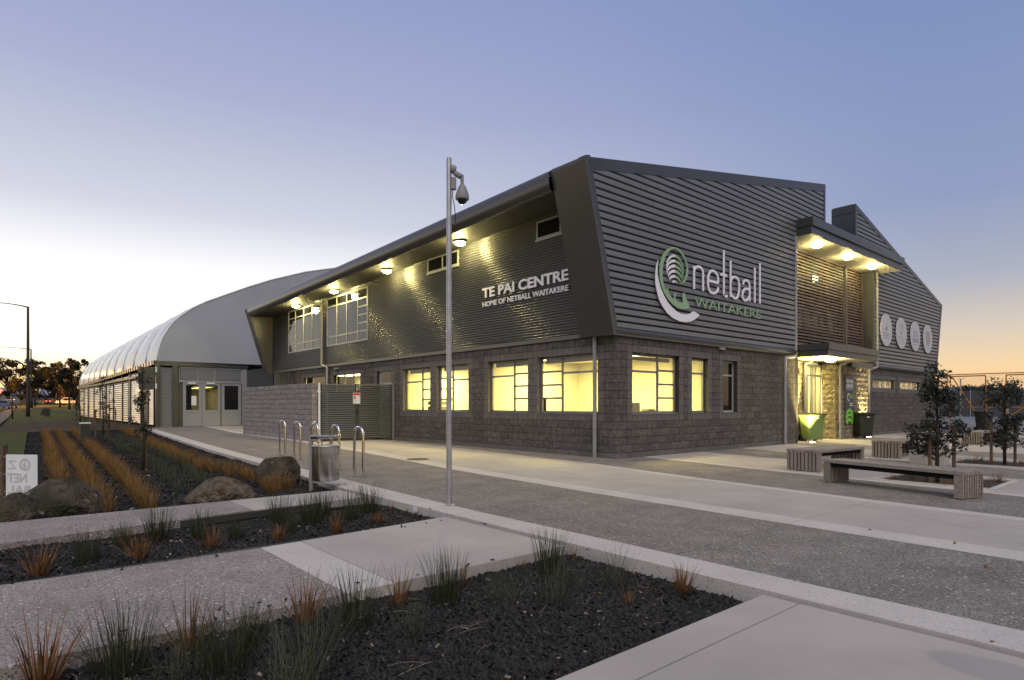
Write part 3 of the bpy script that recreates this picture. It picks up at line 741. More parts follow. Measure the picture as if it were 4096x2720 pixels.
# upper windows of the left facade
six = [.17, .335, .50, .665, .83]
window('upper_window', 'L', -.03, 17.1, 21.2, 3.9, 6.0, [(.22, six), (.26, [.17, .83]), (.26, [.17, .83]), (.26, [.17, .83])], m='frame_pale', pane='dark_pane', bar=.06, setback=-.01, depth=.09)
window('upper_window', 'L', -.03, 12.7, 16.58, 3.9, 6.04, [(.26, [.17, .83]), (.26, [.17, .83]), (.27, [.17, .83]), (.21, six)], m='frame_pale', pane='dark_pane', bar=.06, setback=-.01, depth=.09)
for y0, y1, z0, z1 in HOLES[:2]:
    window('high_window', 'L', -.03, y0, y1, z0, z1, [(.5, []), (.5, [])], m='frame_pale', pane='dark_pane', bar=.05, setback=-.01, depth=.09)
    MB().box(-.05, y0-.04, z0-.05, .0, y1+.04, z0-.002).build('window_sill', 'frame_pale', BLD)
# roof edge: rounded metal fascia along the eaves
V = []; F = []; prof = [(-.95, 6.99), (-1.15, 6.985), (-1.24, 6.96), (-1.30, 6.90), (-1.325, 6.80), (-1.32, 6.66), (-1.285, 6.53), (-1.23, 6.46), (-1.18, 6.44), (-1.12, 6.47)]
def fascia_seg(y0, y1):
    V = []; F = []
    for y in (y0, y1): V += [(x, y, z+zs_(y)) for x, z in prof]
    n = len(prof)
    F = [(i, i+1, n+i+1, n+i) for i in range(n-1)]
    return MB().add(V, F).build('fascia', 'fascia', BLD, smooth=True, fixn=False)
for y0, y1 in ((.98, 6.0), (6.006, 11.9), (11.906, 17.8), (17.806, 23.5)): fascia_seg(y0, y1)
mb = MB()
for (x, z, w) in ((0, 0, 0),):
    pass
V = [(-1.13, .9, 6.47+zs_(.9)), (.1, .9, 6.52+zs_(.9)), (.1, 23.6, 6.52+zs_(23.6)), (-1.13, 23.6, 6.47+zs_(23.6))]
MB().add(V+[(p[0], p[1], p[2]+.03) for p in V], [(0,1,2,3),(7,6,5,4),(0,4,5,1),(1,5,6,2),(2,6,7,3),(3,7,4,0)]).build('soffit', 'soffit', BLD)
# slanted end frames (near and far)
def endframe(y0, y1):
    zt = 6.99+zs_((y0+y1)/2)
    pl = [(-.26, 2.98), (-.285, 3.06), (-1.27, zt-.12), (-1.24, zt-.03), (-1.1, zt), (.04, zt+.22), (.04, 2.98)]
    return MB().prism(pl, y0, y1, 'y').build('end_frame', 'fascia', BLD, smooth=False)
endframe(.105, .96); endframe(23.5, 24.1)
MB().prism([(-.20, 2.96), (-.262, 2.96), (-.285, 3.06), (-1.27, 6.87), (-1.24, 6.96), (-1.1, 6.992), (-1.06, 6.94), (-1.16, 6.84), (-.19, 3.06)], -.135, .104, 'y').build('corner_cover', 'fascia', BLD)
# roof and upper mass
def roofslab(name, p, y0, y1, m='roof'):
    return MB().prism(p, y0, y1, 'y').build(name, m, BLD)
def sloped_roof(y0, y1, x0, z0, x1, z1, t):
    V = []
    for y in (y0, y1):
        for x, z in ((x0, z0-t), (x1, z1-t), (x1, z1), (x0, z0)): V.append((x, y, z+zs_(y)))
    return MB().add(V, [(0,1,2,3), (7,6,5,4), (0,4,5,1), (1,5,6,2), (2,6,7,3), (3,7,4,0)]).build('roof', 'roof', BLD)
sloped_roof(.97, 7.5, -1.0, 6.96, 11.6, 9.2, .2)
sloped_roof(7.52, 24.1, -1.0, 6.96, 11.6, 7.1, .2)
MB().prism([(.2, 3.2), (9.3, 3.2), (9.3, 7.35), (11.48, 7.35), (11.48, 9.0), (.2, 6.9)], .12, 7.4, 'y').build('upper_mass', 'gap', BLD)
MB().box(11.5, .0, 7.3, 11.62, 7.4, 9.3).build('parapet_side', 'trim', BLD)
# ---- right facade boards ---------------------------------------------------------
def board(parent, x0, x1, z, b, h=.168):
    if x1-x0 < .05: return
    f = -.072
    pl = [(b, z+.002), (b+f+.012, z+.006), (b+f, z+.018), (b+f, z+h-.040), (b+f+.015, z+h-.033), (b, z+h-.026)]
    return MB().prism(pl, x0, x1, 'x').build('board', 'board', parent)
lf = lambda z: -.26-(z-3.0)*1.01/3.93
cl = MB().prism([(lf(3.1)+.15, 3.1), (9.38, 3.1), (9.38, 7.4), (11.55, 7.4), (11.55, 9.2), (lf(6.9)+.2, 6.88)], .006, .1, 'y').build('board_cladding', 'gap', BLD)
z = 3.16
while z < 9.2:
    xl = max(lf(z)+.10, (z+.27-6.93)/.184-1.29); xr = 9.36 if z+.1 < 7.42 else 11.52
    board(cl, xl, xr, z, 0.); z += .168
MB().prism([(-.26, 2.97), (9.4, 2.97), (9.4, 3.15), (9.36, 3.15), (-.06, 3.15), (-.95, 6.72), (11.5, 9.04), (11.5, 7.3), (11.62, 7.3), (11.62, 9.33), (-1.27, 6.94)], -.085, .004, 'y').build('edge_trim', 'trim', BLD)
# rounded sill under the boards
MB().prism([(.0, 2.985), (-.05, 2.99), (-.10, 3.03), (-.115, 3.09), (-.10, 3.15), (-.086, 3.15), (-.086, 2.99)][:5]+[(-.087, 3.15), (-.087, 2.97), (0, 2.97)], -.2, 9.36, 'x').build('sill_flashing', 'fascia', BLD)
# right wing -----------------------------------------------------------------------
rf = lambda z: 25.95+(z-2.95)*.96/3.65
rt = lambda a: 9.48-(a-15.23)*.2466
cr_ = MB().prism([(17.32, 3.0), (rf(3)-.1, 3.0), (rf(6.5)-.15, 6.48), (15.3, 9.3), (15.3, 7.3), (17.32, 7.3)], .306, .42, 'y').build('board_cladding', 'gap', BLD)
z = 3.06
while z < 9.2:
    xl = 17.34 if z < 7.3 else 15.34; xr = min(rf(z)-.10, 15.23+(9.48-(z+.20))/.2466); board(cr_, xl, xr, z, .3); z += .168
MB().prism([(15.23, 7.3), (15.23, 9.48), (26.91, 6.6), (25.95, 2.9), (17.3, 2.9), (17.3, 3.05), (25.82, 3.05), (26.70, 6.46), (15.36, 9.24), (15.36, 7.3)], .215, .304, 'y').build('edge_trim', 'trim', BLD)
MB().prism([(.3, 2.87), (.20, 2.9), (.185, 2.98), (.2, 3.05), (.213, 3.05), (.213, 2.9), (.3, 2.89)], 17.3, 25.9, 'x').build('sill_flashing', 'fascia', BLD)
MB().prism([(15.2, 9.15), (15.2, 9.475), (26.9, 6.59), (25.95, 2.95), (25.6, 2.95), (26.3, 6.3)], .32, 1.1, 'y').build('right_roof', 'trim', BLD)
MB().prism([(15.3, 6.0), (15.3, 7.9), (25.8, 5.4), (25.6, 2.95), (25.2, 2.95), (25.2, 5.0)], 1.12, 12, 'y').build('right_roof', 'trim', BLD)
MB().box(15.22, .31, 7.2, 15.34, 1.15, 9.46).build('parapet_side', 'trim', BLD)
# entry recess -----------------------------------------------------------------------
MB().box(17.2, .22, 2.95, 17.32, .82, 7.1).build('return_wall', 'trim', BLD)
MB().box(9.40, .0, 3.0, 9.5, .9, 7.3).build('return_wall', 'trim', BLD)
MB().box(9.5, 1.05, 3.1, 17.2, 1.1, 7.1).build('screen_glazing', 'dark_pane', BLD)
def screen(x0, x1):
    fr = MB().box(x0, .62, 3.36, x0+.04, .72, 7.0).box(x1-.04, .62, 3.36, x1, .72, 7.0).build('timber_screen', 'slat', BLD)
    k = int((x1-x0)/.75)
    for i in range(1, k+1):
        x = x0+(x1-x0)*i/(k+1); MB().box(x-.025, .712, 3.36, x+.025, .76, 7.0).build('batten', 'slat', fr)
    z = 3.42
    while z < 6.98:
        MB().box(x0+.042, .66, z, x1-.042, .70, z+.066).build('slat', 'slat', fr); z += .118
screen(9.52, 15.25); screen(15.42, 17.19)
MB().box(15.27, .6, 3.36, 15.4, .74, 7.02).build('screen_post', 'trim', BLD)
# upper canopy
uc = MB().box(9.33, -.56, 7.04, 18.2, .29, 7.30).build('upper_canopy', 'trim', BLD)
MB().box(9.30, -.63, 7.30, 18.25, .2, 7.58).build('canopy_edge', 'trim', uc)
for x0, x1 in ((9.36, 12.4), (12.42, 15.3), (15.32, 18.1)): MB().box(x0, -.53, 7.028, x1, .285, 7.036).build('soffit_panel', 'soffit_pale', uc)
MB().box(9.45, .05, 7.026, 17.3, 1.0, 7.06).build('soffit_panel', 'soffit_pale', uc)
lc = MB().box(9.52, -1.02, 2.95, 13.98, .5, 3.14).build('lower_canopy', 'trim', BLD)
MB().box(9.49, -1.07, 3.14, 14.03, .55, 3.36).build('canopy_edge', 'trim', lc)
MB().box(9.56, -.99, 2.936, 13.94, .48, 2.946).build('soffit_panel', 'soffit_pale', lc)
MB().box(14.05, -.1, 2.78, 16.2, .3, 3.0).build('beam', 'trim', BLD)
# entry walls: stone pieces
def stone_wall(name, x0, x1, y, z0, z1, side='R', parent=BLD, lab=None, skip=None, rough=.06, rowh=.19):
    core = (MB().box(x0, y+.02, z0-.1, x1, y+.2, z1) if side == 'R' else MB().box(y+.02, x0, z0-.1, y+.2, x1, z1)).build(name, 'mortar', parent)
    if lab: core['label'] = lab
    z = z0; r = 0; R_ = random.Random(int(x0*10))
    while z < z1-.03:
        h = min(rowh, z1-z); x = x0+(0 if r % 2 == 0 else -.18)
        while x < x1-.01:
            w = R_.choice((.3, .36, .4)); a, b = max(x, x0), min(x+w, x1)
            if b-a > .05 and not (skip and a < skip[1] and b > skip[0] and z < skip[3]-.02 and z+h > skip[2]+.02):
                me = block_mesh(b-a, h, .018, rough, R_.randrange(9999), 3)
                mtx = Matrix.Translation((a, y, z)) if side == 'R' else Matrix(((0, 1, 0, y), (-1, 0, 0, b+a-a+0), (0, 0, 1, z), (0, 0, 0, 1)))
                me.materials.append(MT['stone']); o = bpy.data.objects.new('stone', me); COL.objects.link(o); o.parent = core; o.matrix_local = mtx
            x += w
        z += h; r += 1
    return core
stone_wall('stone_wall', 9.5, 11.45, .62, .0, 2.94, skip=(9.95, 10.75, 2.1, 2.6))
window('entry_window', 'R', .62, 9.95, 10.75, 2.12, 2.58, [(1, [])], m='frame', pane='dark_pane', bar=.05, setback=-.03, depth=.05)
stone_wall('stone_pier', 13.02, 16.08, .08, .0, 2.86)
stone_wall('stone_pier', .1, .62, 13.0, .0, 2.9, side='L')
stone_wall('stone_return', .0, .6, 9.4, .0, 2.94, side='L')
dr = MB()
for x in (11.47, 12.27, 12.56, 13.0): dr.box(x-.035, .66, 0, x+.035, .74, 2.82)
for z in (.02, 2.42, 2.80): dr.box(11.47, .665, z-.035, 13.0, .735, z+.035)
dr.box(11.505, .668, .1, 12.235, .73, .14); de = dr.build('entry_door', 'frame_pale', BLD)
for x0, x1 in ((11.52, 11.86), (11.90, 12.235), (12.31, 12.52), (12.6, 12.96)):
    for z0, z1 in ((.06, 2.38), (2.46, 2.76)): MB().box(x0, .69, z0, x1, .70, z1).build('pane', 'pane', de)
MB().box(11.86, .66, .06, 11.90, .73, 2.40).build('meeting_stile', 'frame_pale', de)
MB().tube([(11.94, .63, .85), (11.94, .60, .9), (11.94, .60, 1.35), (11.94, .63, 1.4)], .012, 6).build('handle', 'black', de)
room(11.4, .8, 13.1, 4, .02, 2.9, 0, YEL); rwall(11.3, .8, 11.4, 4, .02, 2.9); rwall(13.1, .8, 13.2, 4, .02, 2.9); rwall(11.3, 4, 13.2, 4.1, .02, 2.9)
ceiling_light(12.3, 2, 2.84, .8, 1.5, 260, YEL)
# ---- downpipes
def pipe(pts, r=.048, lab=None, m='pipe'):
    o = MB().tube(pts, r, 12).build('downpipe', m, BLD, smooth='auto')
    if lab: o['label'] = lab
    for p in pts:
        pass
    return o
def collar(x, y, z, r=.055): return MB().lathe([(r, -.02), (r, .02)], (x, y, z), 14)
def corner(pts, rad=.06):
    out = [Vector(pts[0])]
    for a, b, c in zip(pts, pts[1:], pts[2:]):
        a, b, c = map(Vector, (a, b, c)); u = (a-b).normalized(); v = (c-b).normalized()
        out += [b+u*rad, b+(u+v)*rad*.3, b+v*rad]
    return out+[Vector(pts[-1])]
o = pipe([(-.09, .62, 0), (-.09, .62, 2.99)], .05)
for zz in (.75, 2.6): collar(-.09, .62, zz, .056).build('collar', 'pipe', o)
o = pipe(corner([(-.75, 17.0, 6.05), (-.75, 17.0, 5.93), (-.1, 17.0, 5.8), (-.1, 17.0, 3.1), (-.1, 16.4, 2.98), (-.1, 16.4, .0)]), .052)
o = pipe(corner([(9.30, -.06, 7.03), (9.30, -.06, 3.02), (9.1, -.1, 2.92), (8.46, -.1, 2.86), (8.46, -.1, 0)]), .05)
for zz in (.45, 1.4, 2.4): collar(8.46, -.1, zz).build('collar', 'pipe', o)
o = pipe(corner([(17.55, .2, 7.0), (17.55, .2, 2.93), (16.6, .2, 2.8), (16.6, .2, 0)]), .05)
for zz in (.7, 2.55): collar(16.6, .2, zz).build('collar', 'pipe', o)
for x, y in ((11.28, .50), (13.08, -.01)):
    o = pipe(corner([(x+.25, y-.15, 2.93), (x+.2, y-.12, 2.88), (x, y, 2.82), (x, y, 0)], .04), .05); collar(x, y, 1.5).build('collar', 'pipe', o)
# ---- lights
def bulkhead(x, y, z, power, r=.17, rad=.14, col=(1, .82, .30), spot=None):
    b = MB().lathe([(r+.008, 0), (r+.008, -.03)], (x, y, z), 18).build('light_fitting', 'lampb', BLD)
    MB().lathe([(r, -.031), (r*.95, -.08), (r*.6, -.11)], (x, y, z), 18).build('diffuser', 'lamp', b, smooth=True)
    l = bpy.data.lights.new('bulkhead', 'POINT'); l.energy = power; l.color = col; l.shadow_soft_size = rad
    o = bpy.data.objects.new('bulkhead_lamp', l); COL.objects.link(o); o.parent = b; o.location = (x, y, z-.17)
for y in (5.75, 10.3, 14.8, 19.0): bulkhead(-.5, y, 6.46+zs_(y), 190)
bulkhead(10.9, -.1, 7.02, 75); bulkhead(13.6, -.1, 7.02, 75); bulkhead(16.1, -.1, 7.02, 75)
bulkhead(11.0, -.5, 2.93, 110)
# small wall camera and vents
MB().box(-.12, 15.4, 2.86, -.02, 15.55, 2.92).tube([(-.1, 15.5, 2.88), (-.24, 15.35, 2.84)], .035, 8).build('wall_camera', 'cam', BLD)
MB().box(4.5, -.10, 2.9, 4.75, -.02, 2.96).build('wall_vent', 'pipe', BLD)
# roller blind heads and things on desks
for y0, y1 in ((.66, 2.74), (3.26, 4.94), (6.06, 7.74), (8.26, 9.94)): MB().box(.25, y0+.05, 2.44, .29, y1-.03, 2.56).build('blind', 'corr_grey', BLD)
MB().box(.68, .25, 2.44, 2.5, .29, 2.54).build('blind', 'corr_grey', BLD)
# ================================================================== DOME HALL
DOME = root('dome_hall', 'long pale fabric vault on low louvred side walls behind the sports centre', 'building', (0, 0, 0))
ez = lambda b: 3.88-.0135*max(0, b-31)
half = [(-4.05, 0), (-4.0, .60), (-3.82, 1.28), (-3.5, 1.9), (-3.24, 2.31), (-2.75, 2.8), (-2.2, 3.26), (-1.4, 3.75), (-.45, 4.22), (1.0, 4.93), (2.5, 5.60), (4.8, 6.45), (7.0, 7.05), (9.5, 7.5), (12, 7.75), (14, 7.8)]
prof = half+[(28-a, z) for a, z in reversed(half[:-1])]
ribs = [31.0, 34.6, 38.9, 43.2, 47.5, 51.8, 56.0, 60.0, 64.0, 68.0, 72.0]
def vault_bay(y0, y1):
    V = []; F = []; n = len(prof); m = 6
    for j in range(m+1):
        t = j/m; y = y0+(y1-y0)*t; sag = -.10*math.sin(math.pi*t)          # fabric dips a little between the ribs
        for i, (a, z) in enumerate(prof):
            w = math.sin(math.pi*i/(n-1)); cx = 14+(a-14)*(1-sag*.035*w*2); V.append((cx, y, ez(y)+z-sag*w))
    for j in range(m):
        for i in range(n-1): F.append((j*n+i, j*n+i+1, (j+1)*n+i+1, (j+1)*n+i))
    return MB().add(V, F).build('fabric_bay', 'fabric', DOME, smooth=True, fixn=False)
for y0, y1 in zip(ribs, ribs[1:]): vault_bay(y0, y1)
for y in ribs: MB().tube([(a+(-.01 if a < 14 else .01), y, ez(y)+z+.01) for a, z in prof], .04, 6).build('rib_seam', 'fab_seam', DOME, smooth=True)
# far and near fabric ends
def fabric_end(y, bul):
    V = []; F = []; n = len(prof); m = 6
    for j in range(m+1):
        t = j/m
        for i, (a, z) in enumerate(prof): V.append((a, y-bul*math.sin(math.pi*t*.5)*.6*math.sin(math.pi*i/(n-1)), ez(y)+z*(1-t)))
    for j in range(m):
        for i in range(n-1): F.append((j*n+i, j*n+i+1, (j+1)*n+i+1, (j+1)*n+i))
    return MB().add(V, F).build('fabric_end', 'fabric_end', DOME, smooth=True, fixn=False)
fabric_end(31.0, .5); fabric_end(72.0, -1.2)
# eaves beam and gutter
MB().prism([(-4.22, 31-.1), (-3.95, 31-.1), (-3.95, 72), (-4.22, 72)], 3.05, 3.2).build('eaves_beam', 'trim', DOME)
gt = MB()
for y0, y1 in zip(ribs, ribs[1:]): gt.add([(-4.25, y0, ez(y0)-.22), (-4.25, y1, ez(y1)-.22), (-4.25, y1, ez(y1)+.02), (-4.25, y0, ez(y0)+.02), (-4.0, y0, ez(y0)+.02), (-4.0, y1, ez(y1)+.02)], [(0,1,2,3), (3,2,5,4)])
gt.build('gutter', 'slat_refl', DOME, fixn=False)
n_g = 0
for y in np.arange(31.4, 71.5, .9): MB().box(-4.28, y, ez(y)-.23, -4.25, y+.06, ez(y)+.04).build('gutter_bracket', 'trim', DOME)
MB().box(-4.2, 30.85, 3.62, 1.0, 31.05, 3.86).build('eaves_beam', 'trim', DOME)
# side wall bays: posts, louvre slats, solid doors
posts = [31.0, 33.7, 36.0, 39.9, 43.3, 47.6, 51.5, 55.3, 59.5, 63.5, 67.5, 71.8]
wallb = MB().box(-3.98, 31, 0, -3.9, 72, 3.7).build('side_wall', 'gap', DOME)
for y in posts: MB().box(-4.10, y-.09, -.05, -3.99, y+.09, ez(y)-.22).build('post', 'trim', DOME)
for i, (y0, y1) in enumerate(zip(posts, posts[1:])):
    z = .12; k = 0
    if i == 1:
        MB().box(-4.04, y0+.1, 0, -3.985, y1-.1, ez(y1)-.3).build('solid_door', 'trim', wallb); continue
    ya, yb = (y0+.1, y1-.1) if i % 3 else (y0+1.1, y1-.1)
    while z < ez(y1)-.36:
        MB().add([(-4.045, ya, z+.105), (-4.045, yb, z+.105), (-4.07, yb, z), (-4.07, ya, z), (-4.05, ya, z-.012), (-4.05, yb, z-.012), (-3.985, yb, z+.095), (-3.985, ya, z+.095)],
                 [(0,1,2,3), (3,2,5,4), (4,5,6,7), (7,6,1,0), (0,3,4,7), (1,6,5,2)]).build('louvre', 'slat_refl', wallb)
        z += .125 if i < 3 else .155
    if i % 3 == 0 and i > 1: MB().box(-4.05, y0+.1, 0, -3.985, y0+1.05, ez(y1)-.3).build('side_door', 'corr_grey', wallb)
# entrance front
fr_ = MB().box(-3.1, 31.02, 0, .95, 31.2, 3.62).build('front_wall', 'trim', DOME)
corr = MB(); V = []; F = []
n = int(3.5/.076*4)
for i in range(n+1):
    z = .02+3.5*i/n; d = 30.98-.012*math.cos(2*math.pi*i/4); V += [(-3.92, d, z), (-3.3, d, z)]
for i in range(n): F.append((2*i, 2*i+1, 2*i+3, 2*i+2))
corr.add(V, F).build('corrugated_panel', 'corr_grey', DOME, smooth=True, fixn=False)
MB().box(-4.15, 30.85, -.05, -3.92, 31.05, 3.62).build('post', 'trim', DOME); MB().box(-3.3, 30.88, -.05, -3.0, 31.05, 3.62).build('post', 'trim', DOME)
mb = MB()
for z in np.arange(2.84, 3.5, .05): mb.box(-2.82, 30.96, z, .6, 31.0, z+.03)
mb.build('vent_grille', 'door', DOME)
mb = MB()
for x in (-2.9, -1.9, -.95, .62): mb.box(x-.03, 30.93, 2.8, x+.03, 31.0, 3.56)
mb.box(-2.93, 30.93, 3.5, .95, 31.0, 3.6).box(-2.93, 30.92, 2.66, .65, 31.0, 2.8).build('door_frame', 'door', DOME)
MB().box(.65, 30.9, 0, .95, 31.02, 3.5).build('door_side_panel', 'door', DOME)
for x0, x1, lab in ((-2.72, -1.68, None), (-1.66, -.62, None), (-.56, .6, 'fixed side leaf with a large pane')):
    d = MB(); w = .17
    d.box(x0, 30.95, .02, x0+w, 31.0, 2.65).box(x1-w, 30.95, .02, x1, 31.0, 2.65).box(x0+w, 30.951, .02, x1-w, 31.0, .16).box(x0+w, 30.951, .86, x1-w, 31.0, 1.0).box(x0+w, 30.951, 2.5, x1-w, 31.0, 2.65).box(x0+w, 30.965, .16, x1-w, 31.0, .86)
    d = d.build('door', 'door', DOME)
    if lab: d['label'] = lab
    MB().box(x0+w, 30.97, 1.0, x1-w, 30.985, 2.5).build('pane', 'dark_pane', d)
    if x1 < 0: MB().box(x0+.25, 30.86, 2.58, x1-.35, 30.95, 2.66).build('closer', 'signw', d)
MB().box(-2.25, 30.955, 1.28, -1.98, 30.968, 1.85).build('notice', 'signw', DOME)
for z in (2.25, 3.2): MB().box(-4.2, 30.7, z, -4.12, 30.83, z+.3).build('bracket', 'signw', DOME)
MB().box(-5.0, 30.9, 2.2, -4.2, 30.98, 3.5).build('side_sign', 'trim', DOME)
# link wall between hall and sports centre
lk = MB(); V = []; F = []
n = 60
for i in range(n+1):
    x = .95+1.9*i/n; d = 26.0+.02*math.cos(2*math.pi*i/4); V += [(x, d, 0), (x, d, 3.3)]
for i in range(n): F.append((2*i, 2*i+1, 2*i+3, 2*i+2))
lk.add(V, F); lko = lk.build('link_wall', 'corr_grey', None, fixn=False); tag(lko, 'vertical corrugated link wall between the fabric hall and the sports centre', 'wall')
MB().box(.9, 25.9, 3.3, 2.9, 26.1, 3.46).build('capping', 'fascia', lko)
MB().box(.93, 26.2, 0, 1.0, 31, 3.5).build('side_wall', 'trim', lko)
# ================================================================== SCREEN WALL AND GATE
SW = MB().box(-2.745, 11.62, -.15, -2.555, 19.4, 2.06).build('screen_wall', 'mortar', None)
tag(SW, 'free standing pale split block screen wall beside the slatted gate', 'wall')
for r in range(11):
    z = -.0+r*.19; y = 11.6+(0 if r % 2 else -.2)
    while y < 19.4:
        a, b = max(y, 11.6), min(y+.4, 19.4)
        if b-a > .05:
            me = block_mesh(b-a, .19, .02, .03, r*31+int(y*10), 3); me.materials.append(MT['wallblock'])
            o = bpy.data.objects.new('block', me); COL.objects.link(o); o.parent = SW
            o.matrix_local = Matrix(((0, 1, 0, -2.75), (-1, 0, 0, b), (0, 0, 1, z), (0, 0, 0, 1)))
        y += .4
    me = block_mesh(.2, .19, .02, .008, r, 2); me.materials.append(MT['wallblock'])
    o = bpy.data.objects.new('block', me); COL.objects.link(o); o.parent = SW; o.matrix_local = Matrix.Translation((-2.75, 11.61, z))
GT = root('slatted_gate', 'dark double gate of horizontal slats between screen wall and block wall', 'gate', (-2.54, 11.58, 0)); GT.rotation_euler = (0, 0, -.353); GT.scale = (1.08, 1, 1)
for x0, x1 in ((.07, 1.24), (1.26, 2.42)):
    lf_ = MB().box(x0, -.02, .06, x0+.05, .03, 2.07).box(x1-.05, -.02, .06, x1, .03, 2.07).build('gate_leaf', 'gate', GT)
    z = .1
    while z < 2.02:
        MB().add([(x0+.052, -.03, z), (x1-.052, -.03, z), (x1-.052, -.045, z+.012), (x0+.052, -.045, z+.012), (x0+.052, -.012, z+.066), (x1-.052, -.012, z+.066), (x1-.052, .0, z+.06), (x0+.052, .0, z+.06)],
                 [(0,3,2,1), (3,4,5,2), (4,7,6,5), (7,0,1,6), (0,7,4,3), (1,2,5,6)]).build('slat', 'gate', lf_)
        z += .079
MB().box(0, -.05, 0, .06, .05, 2.1).build('post', 'signw', GT); MB().box(2.43, -.05, 0, 2.5, .05, 2.1).build('post', 'frame', GT)
MB().box(1.2, -.07, 1.0, 1.3, -.045, 1.1).build('latch', 'black', GT)
ws = root('warning_sign', 'small white warning sign with a red band on the slatted gate', 'sign', (-1.30, 11.09, 1.35), -.353)
MB().box(-.13, -.008, 0, .13, 0, .4).build('plate', 'signw', ws); MB().box(-.12, -.012, .30, .12, -.009, .39).build('red_band', 'red', ws)
for z, w in ((.24, .1), (.20, .08), (.15, .1), (.10, .09), (.05, .1)): MB().box(-w, -.011, z, w, -.009, z+.018).build('print_line', 'ghost', ws)
MB().box(-.1, -.012, .19, -.03, -.0091, .26).build('red_mark', 'red', ws)
# ================================================================== LETTERING AND SIGNS
def text_mesh(body, width, height, offset=0, depth=.02, squeeze=None):
    cu = bpy.data.curves.new('t', 'FONT'); cu.body = body; cu.size = 1; cu.offset = offset; cu.extrude = .5; cu.resolution_u = 3
    ob = bpy.data.objects.new('t', cu); COL.objects.link(ob); dg = bpy.context.evaluated_depsgraph_get()
    me = bpy.data.meshes.new_from_object(ob.evaluated_get(dg)); bpy.data.objects.remove(ob); bpy.data.curves.remove(cu)
    co = np.zeros(len(me.vertices)*3, np.float32); me.vertices.foreach_get('co', co); co = co.reshape(-1, 3)
    lo, hi = co.min(0), co.max(0); co[:, 0] = (co[:, 0]-lo[0])/(hi[0]-lo[0])*width; co[:, 1] = (co[:, 1]-lo[1])/(hi[1]-lo[1])*height
    co[:, 2] = (co[:, 2]-lo[2])/(hi[2]-lo[2])*depth
    fs = [tuple(p.vertices) for p in me.polygons]; bpy.data.meshes.remove(me); return co, fs
def letters(body, width, height, m, parent, mtx, offset=0, depth=.02, name='letter', split=True):
    co, fs = text_mesh(body, width, height, offset, depth)
    if not split:
        me = bpy.data.meshes.new(name); me.from_pydata([tuple(mtx@Vector(c)) for c in co.tolist()], [], fs); me.update(); return put(name, me, m, parent)
    # weld and split into letters
    key = {}; idx = np.zeros(len(co), int)
    for i, c in enumerate(np.round(co, 4).tolist()): idx[i] = key.setdefault(tuple(c), len(key))
    par = list(range(len(key)))
    def find(i):
        while par[i] != i: par[i] = par[par[i]]; i = par[i]
        return i
    for f in fs:
        for v in f[1:]: par[find(idx[v])] = find(idx[f[0]])
    groups = {}
    for f in fs: groups.setdefault(find(idx[f[0]]), []).append(f)
    for g in groups.values():
        vs = sorted({v for f in g for v in f}); mp = {v: i for i, v in enumerate(vs)}
        me = bpy.data.meshes.new(name); me.from_pydata([tuple(mtx@Vector(co[v].tolist())) for v in vs], [], [tuple(mp[v] for v in f) for f in g]); me.update(); put(name, me, m, parent)
def mL(x, y, z): return Matrix(((0, 0, -1, x), (-1, 0, 0, y), (0, 1, 0, z), (0, 0, 0, 1)))
def mR(x, y, z): return Matrix(((1, 0, 0, x), (0, 0, -1, y), (0, 1, 0, z), (0, 0, 0, 1)))
s1 = root('wall_lettering', 'large white capital lettering on the corrugated wall by the slanted end frame', 'lettering', (-.03, 5.2, 4.55))
letters('TE PAI CENTRE', 3.64, .30, 'letter', s1, mL(-.005, .0, .0), .028, .03)
s2 = root('wall_lettering', 'smaller second line of white capitals under the large lettering', 'lettering', (-.03, 5.2, 4.28))
letters('HOME OF NETBALL WAITAKERE', 3.64, .152, 'letter', s2, mL(-.005, .0, .0), .014, .025)
SWOOSH = [(1.48, 5.0), (1.4, 4.82), (1.36, 4.59), (1.37, 4.37), (1.43, 4.19), (1.52, 3.99), (1.68, 3.82), (1.89, 3.67), (2.15, 3.57), (2.42, 3.52), (2.69, 3.52), (2.93, 3.56), (3.15, 3.64), (3.37, 3.78), (3.08, 3.85), (2.9, 3.77), (2.69, 3.73), (2.48, 3.73), (2.28, 3.77), (2.08, 3.85), (1.9, 3.96), (1.73, 4.11), (1.58, 4.3), (1.49, 4.5), (1.44, 4.68), (1.45, 4.83)]
FROND = [(2.43, 4.51), (2.59, 4.55), (2.71, 4.65), (2.79, 4.79), (2.81, 4.95), (2.76, 5.12), (2.62, 5.3), (2.45, 5.41), (2.25, 5.45), (2.07, 5.43), (1.89, 5.36), (1.73, 5.23), (1.62, 5.08), (1.55, 4.9), (1.53, 4.71), (1.55, 4.5), (1.62, 4.34), (1.73, 4.18), (1.89, 4.05), (2.08, 3.94), (2.32, 3.86), (2.55, 3.85), (2.76, 3.88), (2.89, 3.93), (2.81, 4.03), (2.71, 4.17), (2.62, 4.31), (2.55, 4.22), (2.55, 4.14), (2.58, 4.05), (2.45, 4.02), (2.32, 4.03), (2.22, 4.09), (2.22, 4.16), (2.25, 4.27), (2.18, 4.22), (2.16, 4.14), (2.17, 4.06), (2.05, 4.12), (1.92, 4.21), (1.89, 4.28), (1.92, 4.36), (1.84, 4.3), (1.81, 4.26), (1.73, 4.36), (1.66, 4.52), (1.65, 4.71), (1.68, 4.9), (1.76, 5.11), (1.89, 5.26), (2.05, 5.37), (2.2, 5.41), (2.37, 5.38), (2.52, 5.3), (2.66, 5.17), (2.74, 5.0), (2.72, 4.82), (2.66, 4.69), (2.55, 4.58)]
